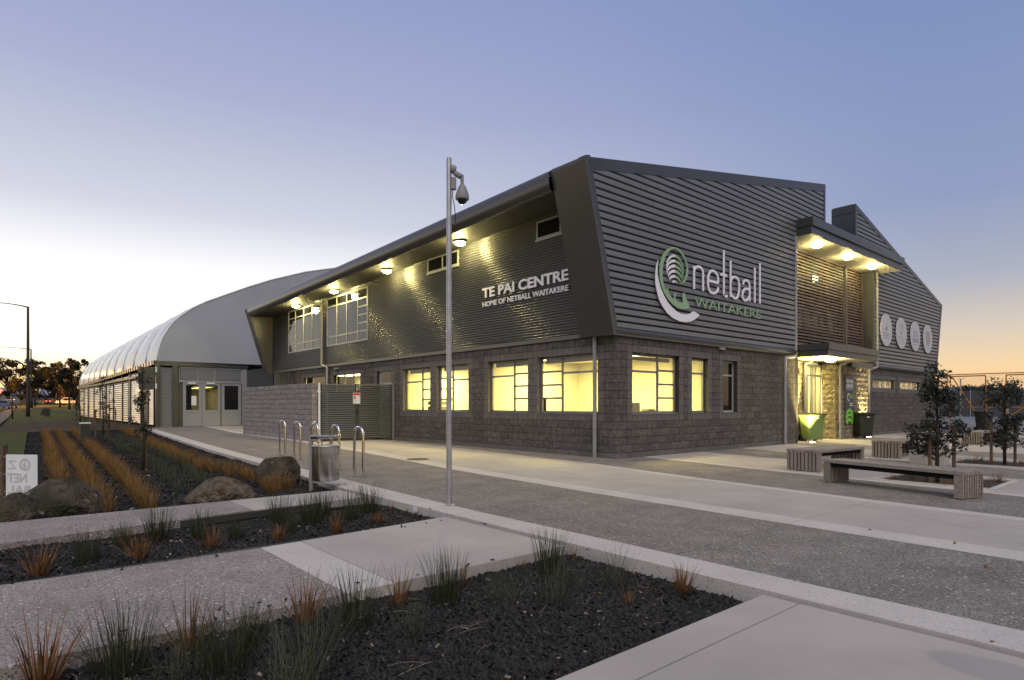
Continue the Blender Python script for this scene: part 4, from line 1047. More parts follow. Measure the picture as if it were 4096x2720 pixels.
STROKES = [[(3.1,5.09),(3.1,4.46)],[(3.1,4.97),(3.18,5.06),(3.31,5.1),(3.44,5.08),(3.53,4.99),(3.54,4.85),(3.54,4.46)],
 [(3.8,4.785),(4.31,4.785)],[(4.31,4.78),(4.31,4.91),(4.23,5.03),(4.07,5.09),(3.92,5.06),(3.83,4.95),(3.78,4.79),(3.8,4.62),(3.88,4.49),(4.02,4.46),(4.17,4.49),(4.29,4.57),(4.31,4.66)],
 [(4.62,5.77),(4.62,4.57),(4.64,4.48),(4.72,4.45),(4.82,4.47)],[(4.44,5.05),(4.78,5.05)],[(4.99,5.52),(4.99,4.46)],
 [(4.99,4.9),(5.09,5.04),(5.24,5.08),(5.39,5.04),(5.47,4.89),(5.46,4.69),(5.39,4.52),(5.26,4.45),(5.11,4.48),(4.99,4.55)],
 [(5.71,4.92),(5.73,5.01),(5.84,5.06),(5.97,5.06),(6.06,4.99),(6.09,4.86),(6.09,4.46)],[(6.09,4.79),(5.92,4.82),(5.77,4.77),(5.67,4.65),(5.66,4.54),(5.75,4.46),(5.9,4.47),(6.04,4.56),(6.09,4.66)],
 [(6.4,5.52),(6.4,4.45)],[(6.72,5.71),(6.72,4.45)]]
LETGROUPS = [(0,1),(2,3),(4,5),(6,7),(8,9),(10,),(11,)]
EM = root('emblem_sign', 'large leaf and ball emblem with white and green lettering on the dark boards', 'sign', (1.36, -.10, 3.5))
ex, ez_ = 1.36, 3.5
def sh(poly): return [(x-ex, z-ez_) for x, z in poly]
MB().prism(sh(SWOOSH), -.035, -.015, 'y').build('white_swoosh', 'letter', EM)
MB().prism(sh(FROND), -.040, -.018, 'y').build('green_frond', 'lgreen', EM)
# ball of six curved bands, white half and green half
ballb = [((1.83, 4.90), 5.25, 5.19, (2.59, 4.93)), ((1.835, 4.82), 5.12, 5.05, (2.60, 4.82)), ((1.86, 4.735), 4.99, 4.91, (2.585, 4.72)), ((1.91, 4.65), 4.855, 4.78, (2.545, 4.645)), ((1.97, 4.585), 4.715, 4.64, (2.46, 4.58)), ((2.09, 4.53), 4.575, 4.52, (2.33, 4.53))]
def arc(p, q, k, n=6):      # from end point p up to centre q, bulging
    return [(p[0]+(q[0]-p[0])*(1-math.cos(math.pi/2*i/n))**.9, p[1]+(q[1]-p[1])*math.sin(math.pi/2*i/n)) for i in range(n+1)]
for l, zt, zb, r in ballb:
    for e, m in ((l, 'letter'), (r, 'lgreen')):
        up = arc(e, (2.21, zt), 0); lo = arc((e[0]+(.012 if e is l else -.012), e[1]-.035), (2.21, zb), 0)
        MB().prism(sh(up+list(reversed(lo))), -.036, -.016, 'y').build('ball_band', m, EM)
def stroke(mb, pts, w, y0, y1):
    P = [Vector((a, z)) for a, z in pts]
    # smooth curve
    if len(P) > 3:
        Q = []
        for i in range(len(P)-1):
            p0, p1, p2, p3 = P[max(i-1, 0)], P[i], P[i+1], P[min(i+2, len(P)-1)]
            for k in range(3):
                t = k/3; Q.append(.5*((2*p1)+(p2-p0)*t+(2*p0-5*p1+4*p2-p3)*t*t+(3*p1-p0-3*p2+p3)*t**3))
        P = Q+[P[-1]]
    Lf, Rt = [], []
    for i, p in enumerate(P):
        d = (P[min(i+1, len(P)-1)]-P[max(i-1, 0)]).normalized(); nrm = Vector((-d.y, d.x))*w/2
        Lf.append(p+nrm); Rt.append(p-nrm)
    n = len(P)
    V = [(v.x-ex, y0, v.y-ez_) for v in Lf]+[(v.x-ex, y0, v.y-ez_) for v in Rt]+[(v.x-ex, y1, v.y-ez_) for v in Lf]+[(v.x-ex, y1, v.y-ez_) for v in Rt]
    F = []
    for i in range(n-1):
        F += [(i, i+1, n+i+1, n+i), (2*n+i, 3*n+i, 3*n+i+1, 2*n+i+1), (i, 2*n+i, 2*n+i+1, i+1), (n+i, n+i+1, 3*n+i+1, 3*n+i)]
    F += [(0, n, 3*n, 2*n), (n-1, 3*n-1, 4*n-1, 2*n-1)]
    mb.add(V, F)
for g in LETGROUPS:
    mb = MB()
    for q, i in enumerate(g): stroke(mb, STROKES[i], .072, -.038-.002*q, -.014-.001*q)
    mb.build('letter', 'letter', EM)
letters('WAITAKERE', 3.62, .262, 'lgreen', EM, mR(3.14-ex, -.015, 3.98-ez_), -.012, .022)
# four round signs
for i, (a, kind) in enumerate(((18.55, 'a'), (20.49, 'b'), (22.43, 'c'), (24.32, 'd'))):
    lab = ['white round sign with a grey sail shape, first from the yellow lit downpipe', 'white round sign with a pale green ring mark, second from the downpipe', 'white round sign with blue arch mark and band, third from the downpipe', 'white round sign with a tan shield, farthest round sign from the entrance'][i]
    d = root('round_sign', lab, 'sign', (a, .2, 4.61), group='round signs on the right wing')
    pl = [(.70*math.cos(t), .715*math.sin(t)) for t in np.linspace(0, 2*math.pi, 41)[:-1]]
    MB().prism(pl, -.03, .0, 'y').build('disc', 'disc', d)
    m = 'disc_'+kind; b = MB(); y0, y1 = -.034, -.0305
    if kind == 'a':
        b.prism([(-.22, .0), (.22, .0), (.1, .08), (.08, .32), (-.02, .1), (-.1, .1)], y0, y1, 'y'); ln = [(-.16, .42), (-.26, .4), (-.36, .34)]
    elif kind == 'b':
        o_ = [(.22*math.cos(t), .2+.24*math.sin(t)) for t in np.linspace(0, 2*math.pi, 25)]; i_ = [(.14*math.cos(t), .2+.15*math.sin(t)) for t in np.linspace(0, 2*math.pi, 25)]
        V = [(x, y0, z) for x, z in o_]+[(x, y0, z) for x, z in i_]; b.add(V, [(k, k+1, 26+k, 25+k) for k in range(24)]); ln = [(-.2, .42), (-.3, .36), (-.42, .3)]
    elif kind == 'c':
        for s in (-1, 1):
            for w in (.08, .2, .32): b.add([(s*w-.02, y0, -.05), (s*w+.02, y0, -.05), (s*.16+.02, y0, .28), (s*.16-.02, y0, .28)], [(0, 1, 2, 3)])
        b.prism([(-.45, -.3), (.45, -.3), (.45, -.1), (-.45, -.1)], y0, y1, 'y'); ln = [(-.42, .3)]
    else:
        b.prism([(-.34, .36), (.34, .36), (.36, .0), (.2, -.28), (0, -.36), (-.2, -.28), (-.36, .0)], y0, y1, 'y'); ln = [(-.48, .24)]
    b.build('printed_mark', m, d, fixn=False)
    for z, w in ln:
        x = -w
        while x < w: ww = random.uniform(.03, .07); MB().box(x, y0, z, min(x+ww, w), y1, z+.035).build('print_line', m, d); x += ww+.025
# entry sign
ES = root('entry_sign', 'tall dark entry sign with white lettering and green arcs on the stone pier', 'sign', (13.62, .0, .55))
MB().box(0, .0, 0, .80, .05, 1.88).build('panel', 'trim', ES)
letters('TE PAI', .64, .145, 'letter', ES, mR(.08, -.002, 1.60), .02, .008); letters('CENTRE', .64, .145, 'letter', ES, mR(.08, -.002, 1.42), .02, .008)
MB().box(.08, -.008, 1.36, .72, -.001, 1.375).build('rule', 'letter', ES)
letters('netball', .36, .2, 'lgreen', ES, mR(.36, -.002, 1.0), 0, .006, split=False, name='small_lettering')
MB().add([(.3+.13*math.cos(t)*k, -.006, 1.06+.15*math.sin(t)*k) for k in (1, .72) for t in np.linspace(.6, 5.4, 16)], [(i, i+1, 16+i+1, 16+i) for i in range(15)]).build('small_emblem', 'letter', ES, fixn=False)
for z in (.80, .72): MB().box(.40, -.007, z, .70, -.001, z+.03).build('print_line', 'letter', ES)
for r0, r1, zc in ((.39, .27, .22), (.37, .27, .06), (.30, .17, -.04)):
    V = [(.4+r*math.cos(t), -.005, max(zc+r*math.sin(t), .012)) for r in (r0, r1) for t in np.linspace(.05, math.pi-.05, 20)]
    MB().add(V, [(i, i+1, 20+i+1, 20+i) for i in range(19)]).build('green_arc', 'lime', ES, fixn=False)
# site board seen from behind, print showing through mirrored
SB = root('site_board', 'white plastic board on a timber post, mirrored print showing through', 'sign', (-11.12, 1.75, -.08))
ang = math.radians(-47)
SB.rotation_euler = (0, 0, ang)
MB().box(-.255, -.004, .02, .245, .004, .665).build('board', 'signw', SB)
MB().box(-.36, -.03, -.1, -.275, .05, .80).build('post', 'stake', SB)
mir = Matrix(((-1, 0, 0, 0), (0, 0, -1, -.0055), (0, 1, 0, 0), (0, 0, 0, 1)))
def mt(x, z): return Matrix(((-1, 0, 0, x), (0, 0, -1, -.0045), (0, 1, 0, z), (0, 0, 0, 1)))
letters('Z', .14, .125, 'ghost', SB, mt(-.08, .455), 0, .002); letters('NET', .31, .135, 'ghost', SB, mt(.085, .26), .03, .002); letters('BAL', .36, .12, 'ghost', SB, mt(.14, .10), .03, .002)
MB().add([(.05+r*math.cos(t), -.0055, .52+r*math.sin(t)*1.0) for r in (.09, .055) for t in np.linspace(0, 2*math.pi, 25)], [(i, i+1, 26+i, 25+i) for i in range(24)]).build('ring_print', 'ghost', SB, fixn=False)
MB().add([(.05, -.0056, .57), (.075, -.0056, .50), (.04, -.0056, .45), (.02, -.0056, .52)], [(0, 1, 2, 3)]).build('figure_print', 'ghost', SB, fixn=False)
for z in (.1, .35, .6): MB().tube([(-.33, -.032, z), (-.25, -.006, z+.03), (-.33, -.034, z+.05)], .003, 5).build('tie', 'signw', SB)
# ================================================================== STREET FURNITURE
CP = root('security_camera_pole', 'slim grey pole with a hanging dome security camera, standing on the kerb', 'camera pole', (-6.95, -2.99, 0))
MB().tube([(0, 0, 0), (0, 0, 4.5)], [.036, .034], 16).build('pole', 'galv', CP, smooth='auto')
MB().lathe([(.075, .0), (.075, .012)], (0, 0, 0), 16).build('base_plate', 'galv', CP)
rv = Vector((RT[0], RT[1], 0))
def rp(x, z, y=0): return tuple(rv*x+Vector((FW[0], FW[1], 0))*y+Vector((0, 0, z)))
arm = MB(); arm.tube([rp(.03, 4.36), rp(.085, 4.345)], [.058, .05], 14).tube([rp(.07, 4.31), rp(.13, 4.275), rp(.155, 4.26)], [.034, .038, .036], 12).tube([rp(.17, 4.28), rp(.17, 4.13)], .022, 12)
arm.build('bracket', 'cam', CP, smooth='auto')
hs = MB().lathe([(.024, .155), (.035, .15), (.06, .10), (.082, .04), (.09, -.01), (.088, -.035), (.072, -.04)], rp(.172, 4.0), 20).build('camera_housing', 'cam', CP, smooth='auto')
MB().lathe([(.066, -.03), (.064, -.05), (.052, -.075), (.03, -.092), (.004, -.098)], rp(.172, 4.0), 18).build('dome_lens', 'dark_pane', hs, smooth=True)
b = MB(); c0 = rp(.062, 4.17); b.obox(c0, (rv.x, rv.y, 0), (FW[0], FW[1], 0), (0, 0, 1), .03, .035, .075); b.build('junction_box', 'cam', CP)
MB().tube([rp(.05, 4.1), rp(.045, 4.0), rp(.07, 3.88), rp(.085, 3.72), rp(.08, 3.65), rp(.055, 3.635), rp(.035, 3.645)], .006, 6).build('cable', 'black', CP)
# litter bin
LB = root('litter_bin', 'round perforated steel litter bin hung on a post beside the rightmost boulder', 'litter bin', (-7.58, -.05, -.06))
bc = rv*.235
MB().tube([(0, 0, -.1), (0, 0, .87)], .033, 14).build('post', 'galv', LB, smooth='auto')
MB().lathe([(.235, .83), (.242, .845), (.242, .868), (.23, .88), (.05, .885)], (bc.x, bc.y, 0), 32).build('lid', 'steel', LB, smooth='auto')
MB().lathe([(.19, .16), (.208, .165), (.212, .17), (.212, .70), (.205, .705), (.20, .70)], (bc.x, bc.y, 0), 40).build('drum', 'steel', LB, smooth='auto')
MB().lathe([(.207, .705), (.214, .71), (.207, .722)], (bc.x, bc.y, 0), 32).build('rim', 'tail' if False else 'galv', LB)
pm = MB()
for i in range(17):
    z = .255+.021*i
    for k in range(56):
        t = 2*math.pi*(k+.5*(i % 2))/56
        d = Vector((math.cos(t), math.sin(t), 0)); u = Vector((-d.y, d.x, 0))
        if d.dot(Vector((-FW[0], -FW[1], 0))) < -.1: continue
        c = bc+d*.2128+Vector((0, 0, z))
        pm.add([c-u*.0062, c-Vector((0, 0, .0075)), c+u*.0062, c+Vector((0, 0, .0075))], [(0, 1, 2, 3)])
pm.build('perforation', 'hole', LB, fixn=False, kind='stuff')
for s in (-1, 1): MB().tube([tuple(bc+Vector((FW[0], FW[1], 0))*.2*s+Vector((0, 0, .69))), tuple(bc+Vector((FW[0], FW[1], 0))*.2*s+Vector((0, 0, .85)))], .008, 6).build('lid_stay', 'steel', LB)
MB().tube([(0, 0, .62), tuple(bc*.2+Vector((0, 0, .62)))], .02, 8).build('hinge', 'galv', LB)
# leaf symbol on the drum
lv = []
c = bc; t0 = math.atan2(-FW[1], -FW[0])
pl = [(.10, .52), (.13, .56), (.18, .60), (.205, .615), (.20, .57), (.185, .53), (.15, .505), (.12, .50)]
MB().add([(bc.x+.2135*math.cos(t0+x/.212), bc.y+.2135*math.sin(t0+x/.212), z-.04) for x, z in pl], [tuple(range(8))]).build('leaf_symbol', 'galv', LB, fixn=False)
# bike hoops
def hoop():
    h = root('bike_hoop', '', 'bike rack', (0, 0, 0), group='bike hoops on the dark paving')
    pts = [(0, -.14, 0), (0, -.14, .76)]+[(0, -.14*math.cos(t), .76+.14*math.sin(t)) for t in np.linspace(.2, math.pi-.2, 9)]+[(0, .14, .76), (0, .14, 0)]
    MB().tube(pts, .025, 14).build('hoop', 'steel', h, smooth='auto')
    MB().box(-.05, -.22, .0, .05, .22, .008).build('base_plate', 'steel', h)
    return h
hp = hoop()
lab = ['steel bike hoop nearest the slim camera pole, end of the row', 'second steel bike hoop from the camera pole, just right of the litter bin', 'middle steel bike hoop of the row, half behind the litter bin', 'second steel bike hoop from the far end, behind the rightmost boulder', 'farthest steel bike hoop of the row, in front of the screen wall']
for i, (x, y) in enumerate([(-6.38, .70), (-6.24, 2.0), (-6.1, 3.35), (-5.95, 4.72), (-5.8, 6.1)]):
    o = hp if i == 0 else dup(hp, (x, y, .002), .12)
    o.location = (x, y, .002); o.rotation_euler = (0, 0, .12); o['label'] = lab[i]
# manhole cover
mh = MB().lathe([(.27, .0), (.27, .006), (.255, .0065), (.25, .004), (.05, .004)], (-3.68, 3.05, .0), 28)
mh = mh.build('manhole_cover', 'black', None); tag(mh, 'round dark manhole cover in the smooth concrete path', 'manhole cover')
dc = MB().box(-.75, 6.35, .001, -.65, 6.47, .004).build('drain_plate', 'signw', None); tag(dc, 'small bright metal plate in the paving at the block wall foot', 'cover plate')
kp = MB().box(-7.352, -2.86, -.062, -7.346, -2.76, .0).build('label_plate', 'signw', None); kp.location = (-.0005, 0, 0); tag(kp, 'small pale plate fixed to the kerb face near the camera pole', 'plate')
# benches
def bench(L, Wd, H, name_label, cat='bench', slats=9, leg=.12, group='slatted timber benches on the plaza'):
    b = root('bench', name_label, cat, group=group)
    w = Wd/5
    for i in range(5): MB().box(0, i*w+.004, H-.05, L, (i+1)*w-.004, H).build('seat_plank', 'wood', b)
    for x in (0, L-leg):
        e = MB().box(x+leg*.3, .03, .02, x+leg*.7, Wd-.03, H-.055).build('end_panel', 'gap', b)
        sw = Wd/slats
        for i in range(slats): MB().box(x+.002, i*sw+.012, .012, x+leg-.002, (i+1)*sw-.012, H-.053).build('slat', 'wood', e)
    MB().box(leg, .04, H-.12, L-leg, .08, H-.052).box(leg, Wd-.08, H-.12, L-leg, Wd-.04, H-.052).build('rail', 'gap', b)
    MB().box(-.05, .05, 0, .1, .09, .01).build('foot_bracket', 'galv', b)
    return b
ba = bench(1.95, .66, .42, 'broad slatted bench nearest the green wheelie bin'); ba.location = (.62, -4.47, .002); ba.rotation_euler = (0, 0, -.06)
bb = bench(2.16, .50, .385, 'long slender bench in front of the near planter'); bb.location = (-.79, -5.12, .002); bb.rotation_euler = (0, 0, -math.pi/2-.275)
bb.scale = (1, -1, 1)
bb.scale = (1, 1, 1); bb.location = (-.79+.0, -5.12, .002)
bc_ = bench(1.95, .66, .42, 'broad slatted bench between the dark wheelie bin and the small tree'); bc_.location = (5.2, -4.45, .002); bc_.rotation_euler = (0, 0, -.05)
bd = bench(1.95, .60, .42, 'far broad bench beyond the second shrub tree'); bd.location = (13.1, -4.4, .002); bd.rotation_euler = (0, 0, -.05)
be = bench(1.95, .60, .42, 'farthest bench partly behind the second shrub tree at right'); be.location = (17.3, -6.4, .002); be.rotation_euler = (0, 0, -.05)
cb = MB().box(4.55, -5.75, .0, 4.95, -5.1, .50).build('concrete_block', 'concrete', None)
cb.location = (-.55, .12, .003); tag(cb, 'low pale concrete cube behind the nearer shrub tree', 'concrete block')
# planter kerbs
for P_, lb in ((PL1, 'flush pale kerb round the planter behind the long bench'), (PL2, 'flush pale kerb round the second planter')):
    x0, x1, y0, y1 = P_; t = .10
    for k, q in enumerate(((x0, y0, x1, y0+t), (x0, y1-t, x1, y1), (x0, y0+t+.002, x0+t, y1-t-.002), (x1-t, y0+t+.002, x1, y1-t-.002))):
        o = MB().box(q[0]+.004, q[1]+.004, -.15, q[2]-.004, q[3]-.004, .012).build('planter_kerb', 'pale', plaza)
# wheelie bins
def wheelie(label, body, loc, rz):
    b = root('wheelie_bin', label, 'wheelie bin', loc, rz, group='wheelie bins')
    V = []
    prof_ = [(.06, .235, .22), (.10, .245, .23), (.80, .285, .27), (.86, .29, .285), (.90, .305, .30), (.93, .305, .30)]
    n = 4; F = []
    for z, hx, hy in prof_:
        c = .035
        V += [(-hx+c, -hy, z), (hx-c, -hy, z), (hx, -hy+c, z), (hx, hy-c, z), (hx-c, hy, z), (-hx+c, hy, z), (-hx, hy-c, z), (-hx, -hy+c, z)]
    for j in range(len(prof_)-1):
        for k in range(8): F.append((j*8+k, j*8+(k+1) % 8, (j+1)*8+(k+1) % 8, (j+1)*8+k))
    F += [tuple(range(7, -1, -1)), tuple(range(40, 48))]
    MB().add(V, F).build('body', body, b)
    l = MB(); l.add([(-.32, -.33, .932), (.32, -.33, .932), (.32, .34, .95), (-.32, .34, .95), (-.29, -.29, .975), (.29, -.29, .975), (.29, .3, .995), (-.29, .3, .995)], [(0,3,2,1),(4,5,6,7),(0,1,5,4),(1,2,6,5),(2,3,7,6),(3,0,4,7)]); l.build('lid', 'binlid', b)
    MB().tube([(-.24, .36, .93), (.24, .36, .93)], .018, 8).build('handle', 'binlid', b)
    for x in (-.25, .25): MB().tube([(x-.025, .22, .10), (x+.025, .22, .10)], .10, 16).build('wheel', 'black', b)
    MB().tube([(-.25, .22, .10), (.25, .22, .10)], .015, 6).build('axle', 'black', b)
    MB().box(-.05, -.298, .8, .05, -.288, .83).build('tag', 'signw', b)
    return b
wheelie('green wheelie bin lit by the ground light left of the entry door', 'green_bin', (10.98, .12, .002), -.55).scale = (1.12, 1.1, 1.02)
wheelie('dark wheelie bin in front of the tall entry sign', 'dark_bin', (14.7, -.22, .002), -.55).scale = (1.12, 1.1, 1.02)
wheelie('distant dark wheelie bin by the orange court fence', 'dark_bin', (26.0, .15-1.9, .014), -.4)
# ground uplights
for i, (x, y, lb, tx, ty, pw, ang_) in enumerate(((10.06, -.28, 'bright round ground light in front of the green wheelie bin', .10, .42, 3200, 85), (15.42, -.2, 'bright round ground light at the foot of the stone pier', -.12, .22, 1500, 85))):
    u = root('ground_light', lb, 'ground light', (x, y, .003), group='ground lights at the entrance')
    MB().lathe([(.12, 0), (.12, .012), (.095, .014)], (0, 0, 0), 18).build('rim', 'steel', u)
    MB().lathe([(.09, .0145), (.05, .02), (.005, .022)], (0, 0, 0), 16).build('lens', 'glow', u)
    l = bpy.data.lights.new('uplight', 'SPOT'); l.energy = pw; l.color = (1, .80, .32); l.spot_size = math.radians(ang_); l.spot_blend = .5; l.shadow_soft_size = .05
    o = bpy.data.objects.new('uplight_lamp', l); COL.objects.link(o); o.parent = u; o.location = (0, 0, .04)
    o.rotation_euler = Vector((tx, ty, 1)).to_track_quat('-Z', 'Y').to_euler()
    rc = MB().box(-.09, -.09, -.002, .09, .09, -.001)
# bollard light
BL = root('bollard_light', 'squat dark box bollard with a cap coloured as if lit among the sedge rows', 'bollard', (-8.95, 16.4, -.07))
MB().box(-.14, -.14, 0, .14, .14, .72).build('body', 'gate', BL); MB().box(-.16, -.16, .72, .16, .16, .76).build('cap', 'rim', BL)
# ================================================================== BOULDERS
def boulder(label, loc, sx, sy, sz, seed, m, rz=0, lumps=3):
    r = random.Random(seed); bm = bmesh.new(); bmesh.ops.create_icosphere(bm, subdivisions=5, radius=1)
    from mathutils import noise as mn
    off = Vector((seed*3.1, seed*1.7, seed))
    cuts = [(Vector((r.uniform(-1, 1), r.uniform(-1, 1), r.uniform(-.2, 1))).normalized(), r.uniform(.62, .9)) for _ in range(7)]
    for v in bm.verts:
        n = v.co.normalized(); d = 1+.20*mn.noise(n*1.3+off)+.10*mn.noise(n*2.9+off)+.04*mn.noise(n*7+off)+.03*mn.noise(n*15+off)+.018*mn.noise(n*31+off)
        p = n*d
        for c, k in cuts:
            e = p.dot(c)-k
            if e > 0: p -= c*e*.85
        v.co = Vector((p.x*sx, p.y*sy, max(p.z*sz, -sz*.45)))
    me = bpy.data.meshes.new('boulder'); bm.to_mesh(me); bm.free()
    o = put('boulder', me, m, None, smooth='auto'); o.location = loc; o.rotation_euler = (0, 0, rz); tag(o, label, 'boulder', 'boulders in the garden beds'); return o
boulder('big mossy double boulder in front of the site board', (-10.78, .08, .04), .52, .42, .36, 3, 'rock', -.65)
o = boulder('lower front lobe of rock against the big mossy boulder', (-11.18, -.18, -.02), .33, .30, .28, 5, 'rock', .4)
boulder('low rounded tan boulder at the path edge, middle of three', (-8.98, -.18, -.01), .47, .33, .29, 8, 'rock_tan', -.6)
boulder('squared brown boulder beside the litter bin', (-7.66, 1.25, .10), .40, .32, .36, 11, 'rock', -.55)
# ================================================================== PLANTS
def tuft(seed, n, h, spread, w, lean, droop, m, base=.05):
    """mesh of tapered bent blades"""
    r = np.random.default_rng(seed); V = []; F = []; seg = 4
    for i in range(n):
        t = r.uniform(0, 2*math.pi); rad = base*math.sqrt(r.uniform(0, 1)); L_ = h*r.uniform(.45, 1.0); ln = abs(r.normal(0, lean))+.04; t2 = t+r.normal(0, .5)
        bx, by = rad*math.cos(t), rad*math.sin(t); dx, dy = math.cos(t2), math.sin(t2); px_, py_ = -dy, dx; o = len(V)
        ww = w*r.uniform(.6, 1.2); ln2 = ln
        x, y, z = bx, by, -.02
        for k in range(seg+1):
            f = k/seg; q = ww*(1-f)**.7*.5+.0004
            V.append((x-px_*q, y-py_*q, z)); V.append((x+px_*q, y+py_*q, z))
            a = ln2+droop*f*f*r.uniform(.5, 1.2); st = L_/seg
            x += dx*math.sin(a)*st; y += dy*math.sin(a)*st; z += math.cos(a)*st
        for k in range(seg): F.append((o+2*k, o+2*k+1, o+2*k+3, o+2*k+2))
    me = npmesh('tuft', V, F); me.materials.append(MT[m]); return me
SEDGE = [tuft(s, 75, .36, .1, .009, .46, .6, 'sedge', .06) for s in (1, 2, 3)]
SEDGE_T = [tuft(s, 48, .44, .1, .010, .44, .35, 'sedge', .05) for s in (4, 5)]
SEDGE_S = [tuft(s, 26, .24, .1, .007, .36, .4, 'sedge', .03) for s in (6, 7)]
ROW = [tuft(s, 120, .40, .15, .006, .30, .7, 'sedge2', .075) for s in (8, 9, 10)]
RUSH = [tuft(s, 150, .44, .1, .0055, .24, .35, 'rush', .10) for s in (11, 12, 13)]
RUSH_L = [tuft(s, 190, .50, .1, .0052, .28, .45, 'rush', .14) for s in (14, 15)]
WISP = [tuft(s, 95, .42, .1, .0036, .36, .7, 'bluerush', .13) for s in (16, 17)]
BLUE = [tuft(s, 70, .30, .1, .006, .35, .3, 'bluerush', .13) for s in (18, 19)]
def plant(name, meshes, x, y, z, label, cat, group=None, s=1.0, sz=None):
    o = bpy.data.objects.new(name, random.choice(meshes)); COL.objects.link(o); o.location = (x, y, z); o.rotation_euler = (0, 0, random.uniform(0, 6.28))
    k = s*random.uniform(.92, 1.08); o.scale = (k, k, sz or k); tag(o, label, cat, group); return o
ZB = -.085
for (x, y, s, M_, lb) in [(-11.18, -3.3, 1.0, SEDGE, 'orange sedge over pale flat stones at the left edge of the middle bed'), (-10.46, -3.22, 1.05, SEDGE, 'tall orange sedge with wide blades, second from left in the middle bed'),
        (-9.85, -3.2, .8, SEDGE, 'orange sedge in front of a dark rush, third from left in the middle bed'), (-9.24, -3.27, .75, SEDGE, 'small orange sedge on the path side of the middle bed, left of two rushes'),
        (-8.61, -3.26, .8, SEDGE, 'orange sedge midway along the middle bed, facing the smooth path'), (-8.04, -3.11, .62, SEDGE, 'thin tawny sedge right of the clustered rushes'), (-7.5, -3.1, .45, SEDGE_S, 'tiny sedge by the kerb corner of the middle bed'), (-7.5, -2.45, .75, SEDGE_S, 'brownish sedge against the kerb beneath the camera pole')]:
    plant('orange_sedge', M_, x, y, ZB, lb, 'plant', 'orange sedges in the middle bed', s)
for (x, y, s, lb) in [(-10.82, -3.03, .85, 'dark green rush beside the leftmost orange sedge of the middle bed'), (-10.5, -2.55, .8, 'dark rush half behind the tall orange sedge'), (-10.15, -2.40, 1.1, 'large dark rush against the upper path, left part of the middle bed'),
        (-9.80, -2.60, .95, 'dark rush right behind the third orange sedge'), (-9.55, -2.9, .75, 'loose green rush at the middle of the middle bed'), (-8.90, -2.36, 1.0, 'upright rush at the path joint in the middle bed'), (-9.0, -2.95, .7, 'low rush beside the small orange sedge'),
        (-8.64, -2.6, 1.0, 'bushy rush in the clustered right half of the middle bed'), (-8.35, -2.3, 1.0, 'rush at the back of the cluster by the upper path'), (-8.2, -2.7, 1.05, 'thick front rush of the cluster'), (-7.75, -2.35, 1.1, 'rightmost thick rush below the kerb of the middle bed')]:
    plant('green_rush', RUSH, x, y, ZB, lb, 'plant', 'green rushes in the middle bed', s)
for (x, y, s, M_, lb) in [(-11.28, -5.75, 1.05, SEDGE_T, 'large orange sedge cut off by the bottom left corner'), (-10.62, -5.78, 1.0, SEDGE_T, 'sparse rusty sedge with one tall blade between two front rushes'), (-9.97, -5.78, .92, SEDGE_T, 'rusty sedge spreading over the aggregate path edge'),
        (-9.34, -5.84, .72, SEDGE_T, 'thin rusty sedge between two green rushes at the bed edge'), (-8.72, -5.74, .5, SEDGE_T, 'small rusty sedge right of the dense rush'), (-8.08, -5.7, .5, SEDGE_S, 'tiny upright rusty sedge at the path edge'), (-7.56, -5.78, .8, SEDGE_S, 'orange sedge tucked beside the tall rush by the kerb'),
        (-8.12, -6.85, .75, SEDGE_S, 'small orange sedge alone in the mulch'), (-7.62, -6.95, .85, SEDGE, 'spidery rusty sedge by the kerb of the front bed')]:
    plant('orange_sedge', M_, x, y, ZB, lb, 'plant', 'orange sedges in the front bed', s)
for (x, y, s, M_, lb) in [(-10.95, -5.85, .92, RUSH_L, 'broad green rush near the bottom left corner'), (-10.55, -6.2, .85, RUSH_L, 'green rush at the bottom edge behind the sparse sedge'), (-10.34, -5.94, .75, RUSH, 'drooping green rush along the aggregate path'),
        (-9.74, -6.0, .95, RUSH_L, 'green rush beside the pale strip of the path'), (-9.04, -5.98, 1.05, RUSH, 'dense dark rush at the smooth path edge'), (-8.74, -6.22, .8, WISP, 'wispy thin rush in the middle of the front bed'), (-8.5, -6.5, 1.2, WISP, 'tall loose rush with long bare stems'), (-8.0, -5.95, 1.12, RUSH, 'tall dark rush behind the loose rush'),
        (-7.83, -6.5, .85, WISP, 'faint wispy rush near the kerb side of the bed'), (-10.25, -6.5, 1.05, WISP, 'pale spreading rush over the mulch at the bottom left'), (-10.05, -6.2, .95, WISP, 'thin pale grass tangled in front of the rusty sedge at the path edge'), (-10.45, -6.75, 1.1, WISP, 'pale grass at the very bottom edge of the photo'), (-9.55, -6.35, .7, WISP, 'small thin grass in the mulch right of the path strip rush'), (-10.75, -6.1, .9, WISP, 'thin grass between the two bottom left rushes')]:
    plant('green_rush', M_, x, y, ZB, lb, 'plant', 'green rushes in the front bed', s)
rows = [(interp([-1, 3.3, 5.3, 29.4], [-10.7, -10.55, -10.49, -9.37]), 3.2, 'first sedge row nearest the lawn'), (interp([-.4, 5.6, 29], [-10.38, -10.05, -8.88]), -.25, 'second sedge row from the lawn'), (interp([-.54, 4.56, 28.5], [-9.89, -9.58, -8.29]), -.4, 'third sedge row, behind the low tan boulder')]
for f, b0, nm in rows:
    y = b0
    while y < 28:
        plant('sedge_tussock', ROW, f(y)+random.uniform(-.05, .05), y, -.08, 'tawny sedge tussock in the '+nm, 'plant', 'sedge tussocks of the '+nm, random.uniform(.85, 1.12))
        y += random.uniform(.30, .40) if y < 14 else .55
y = .3
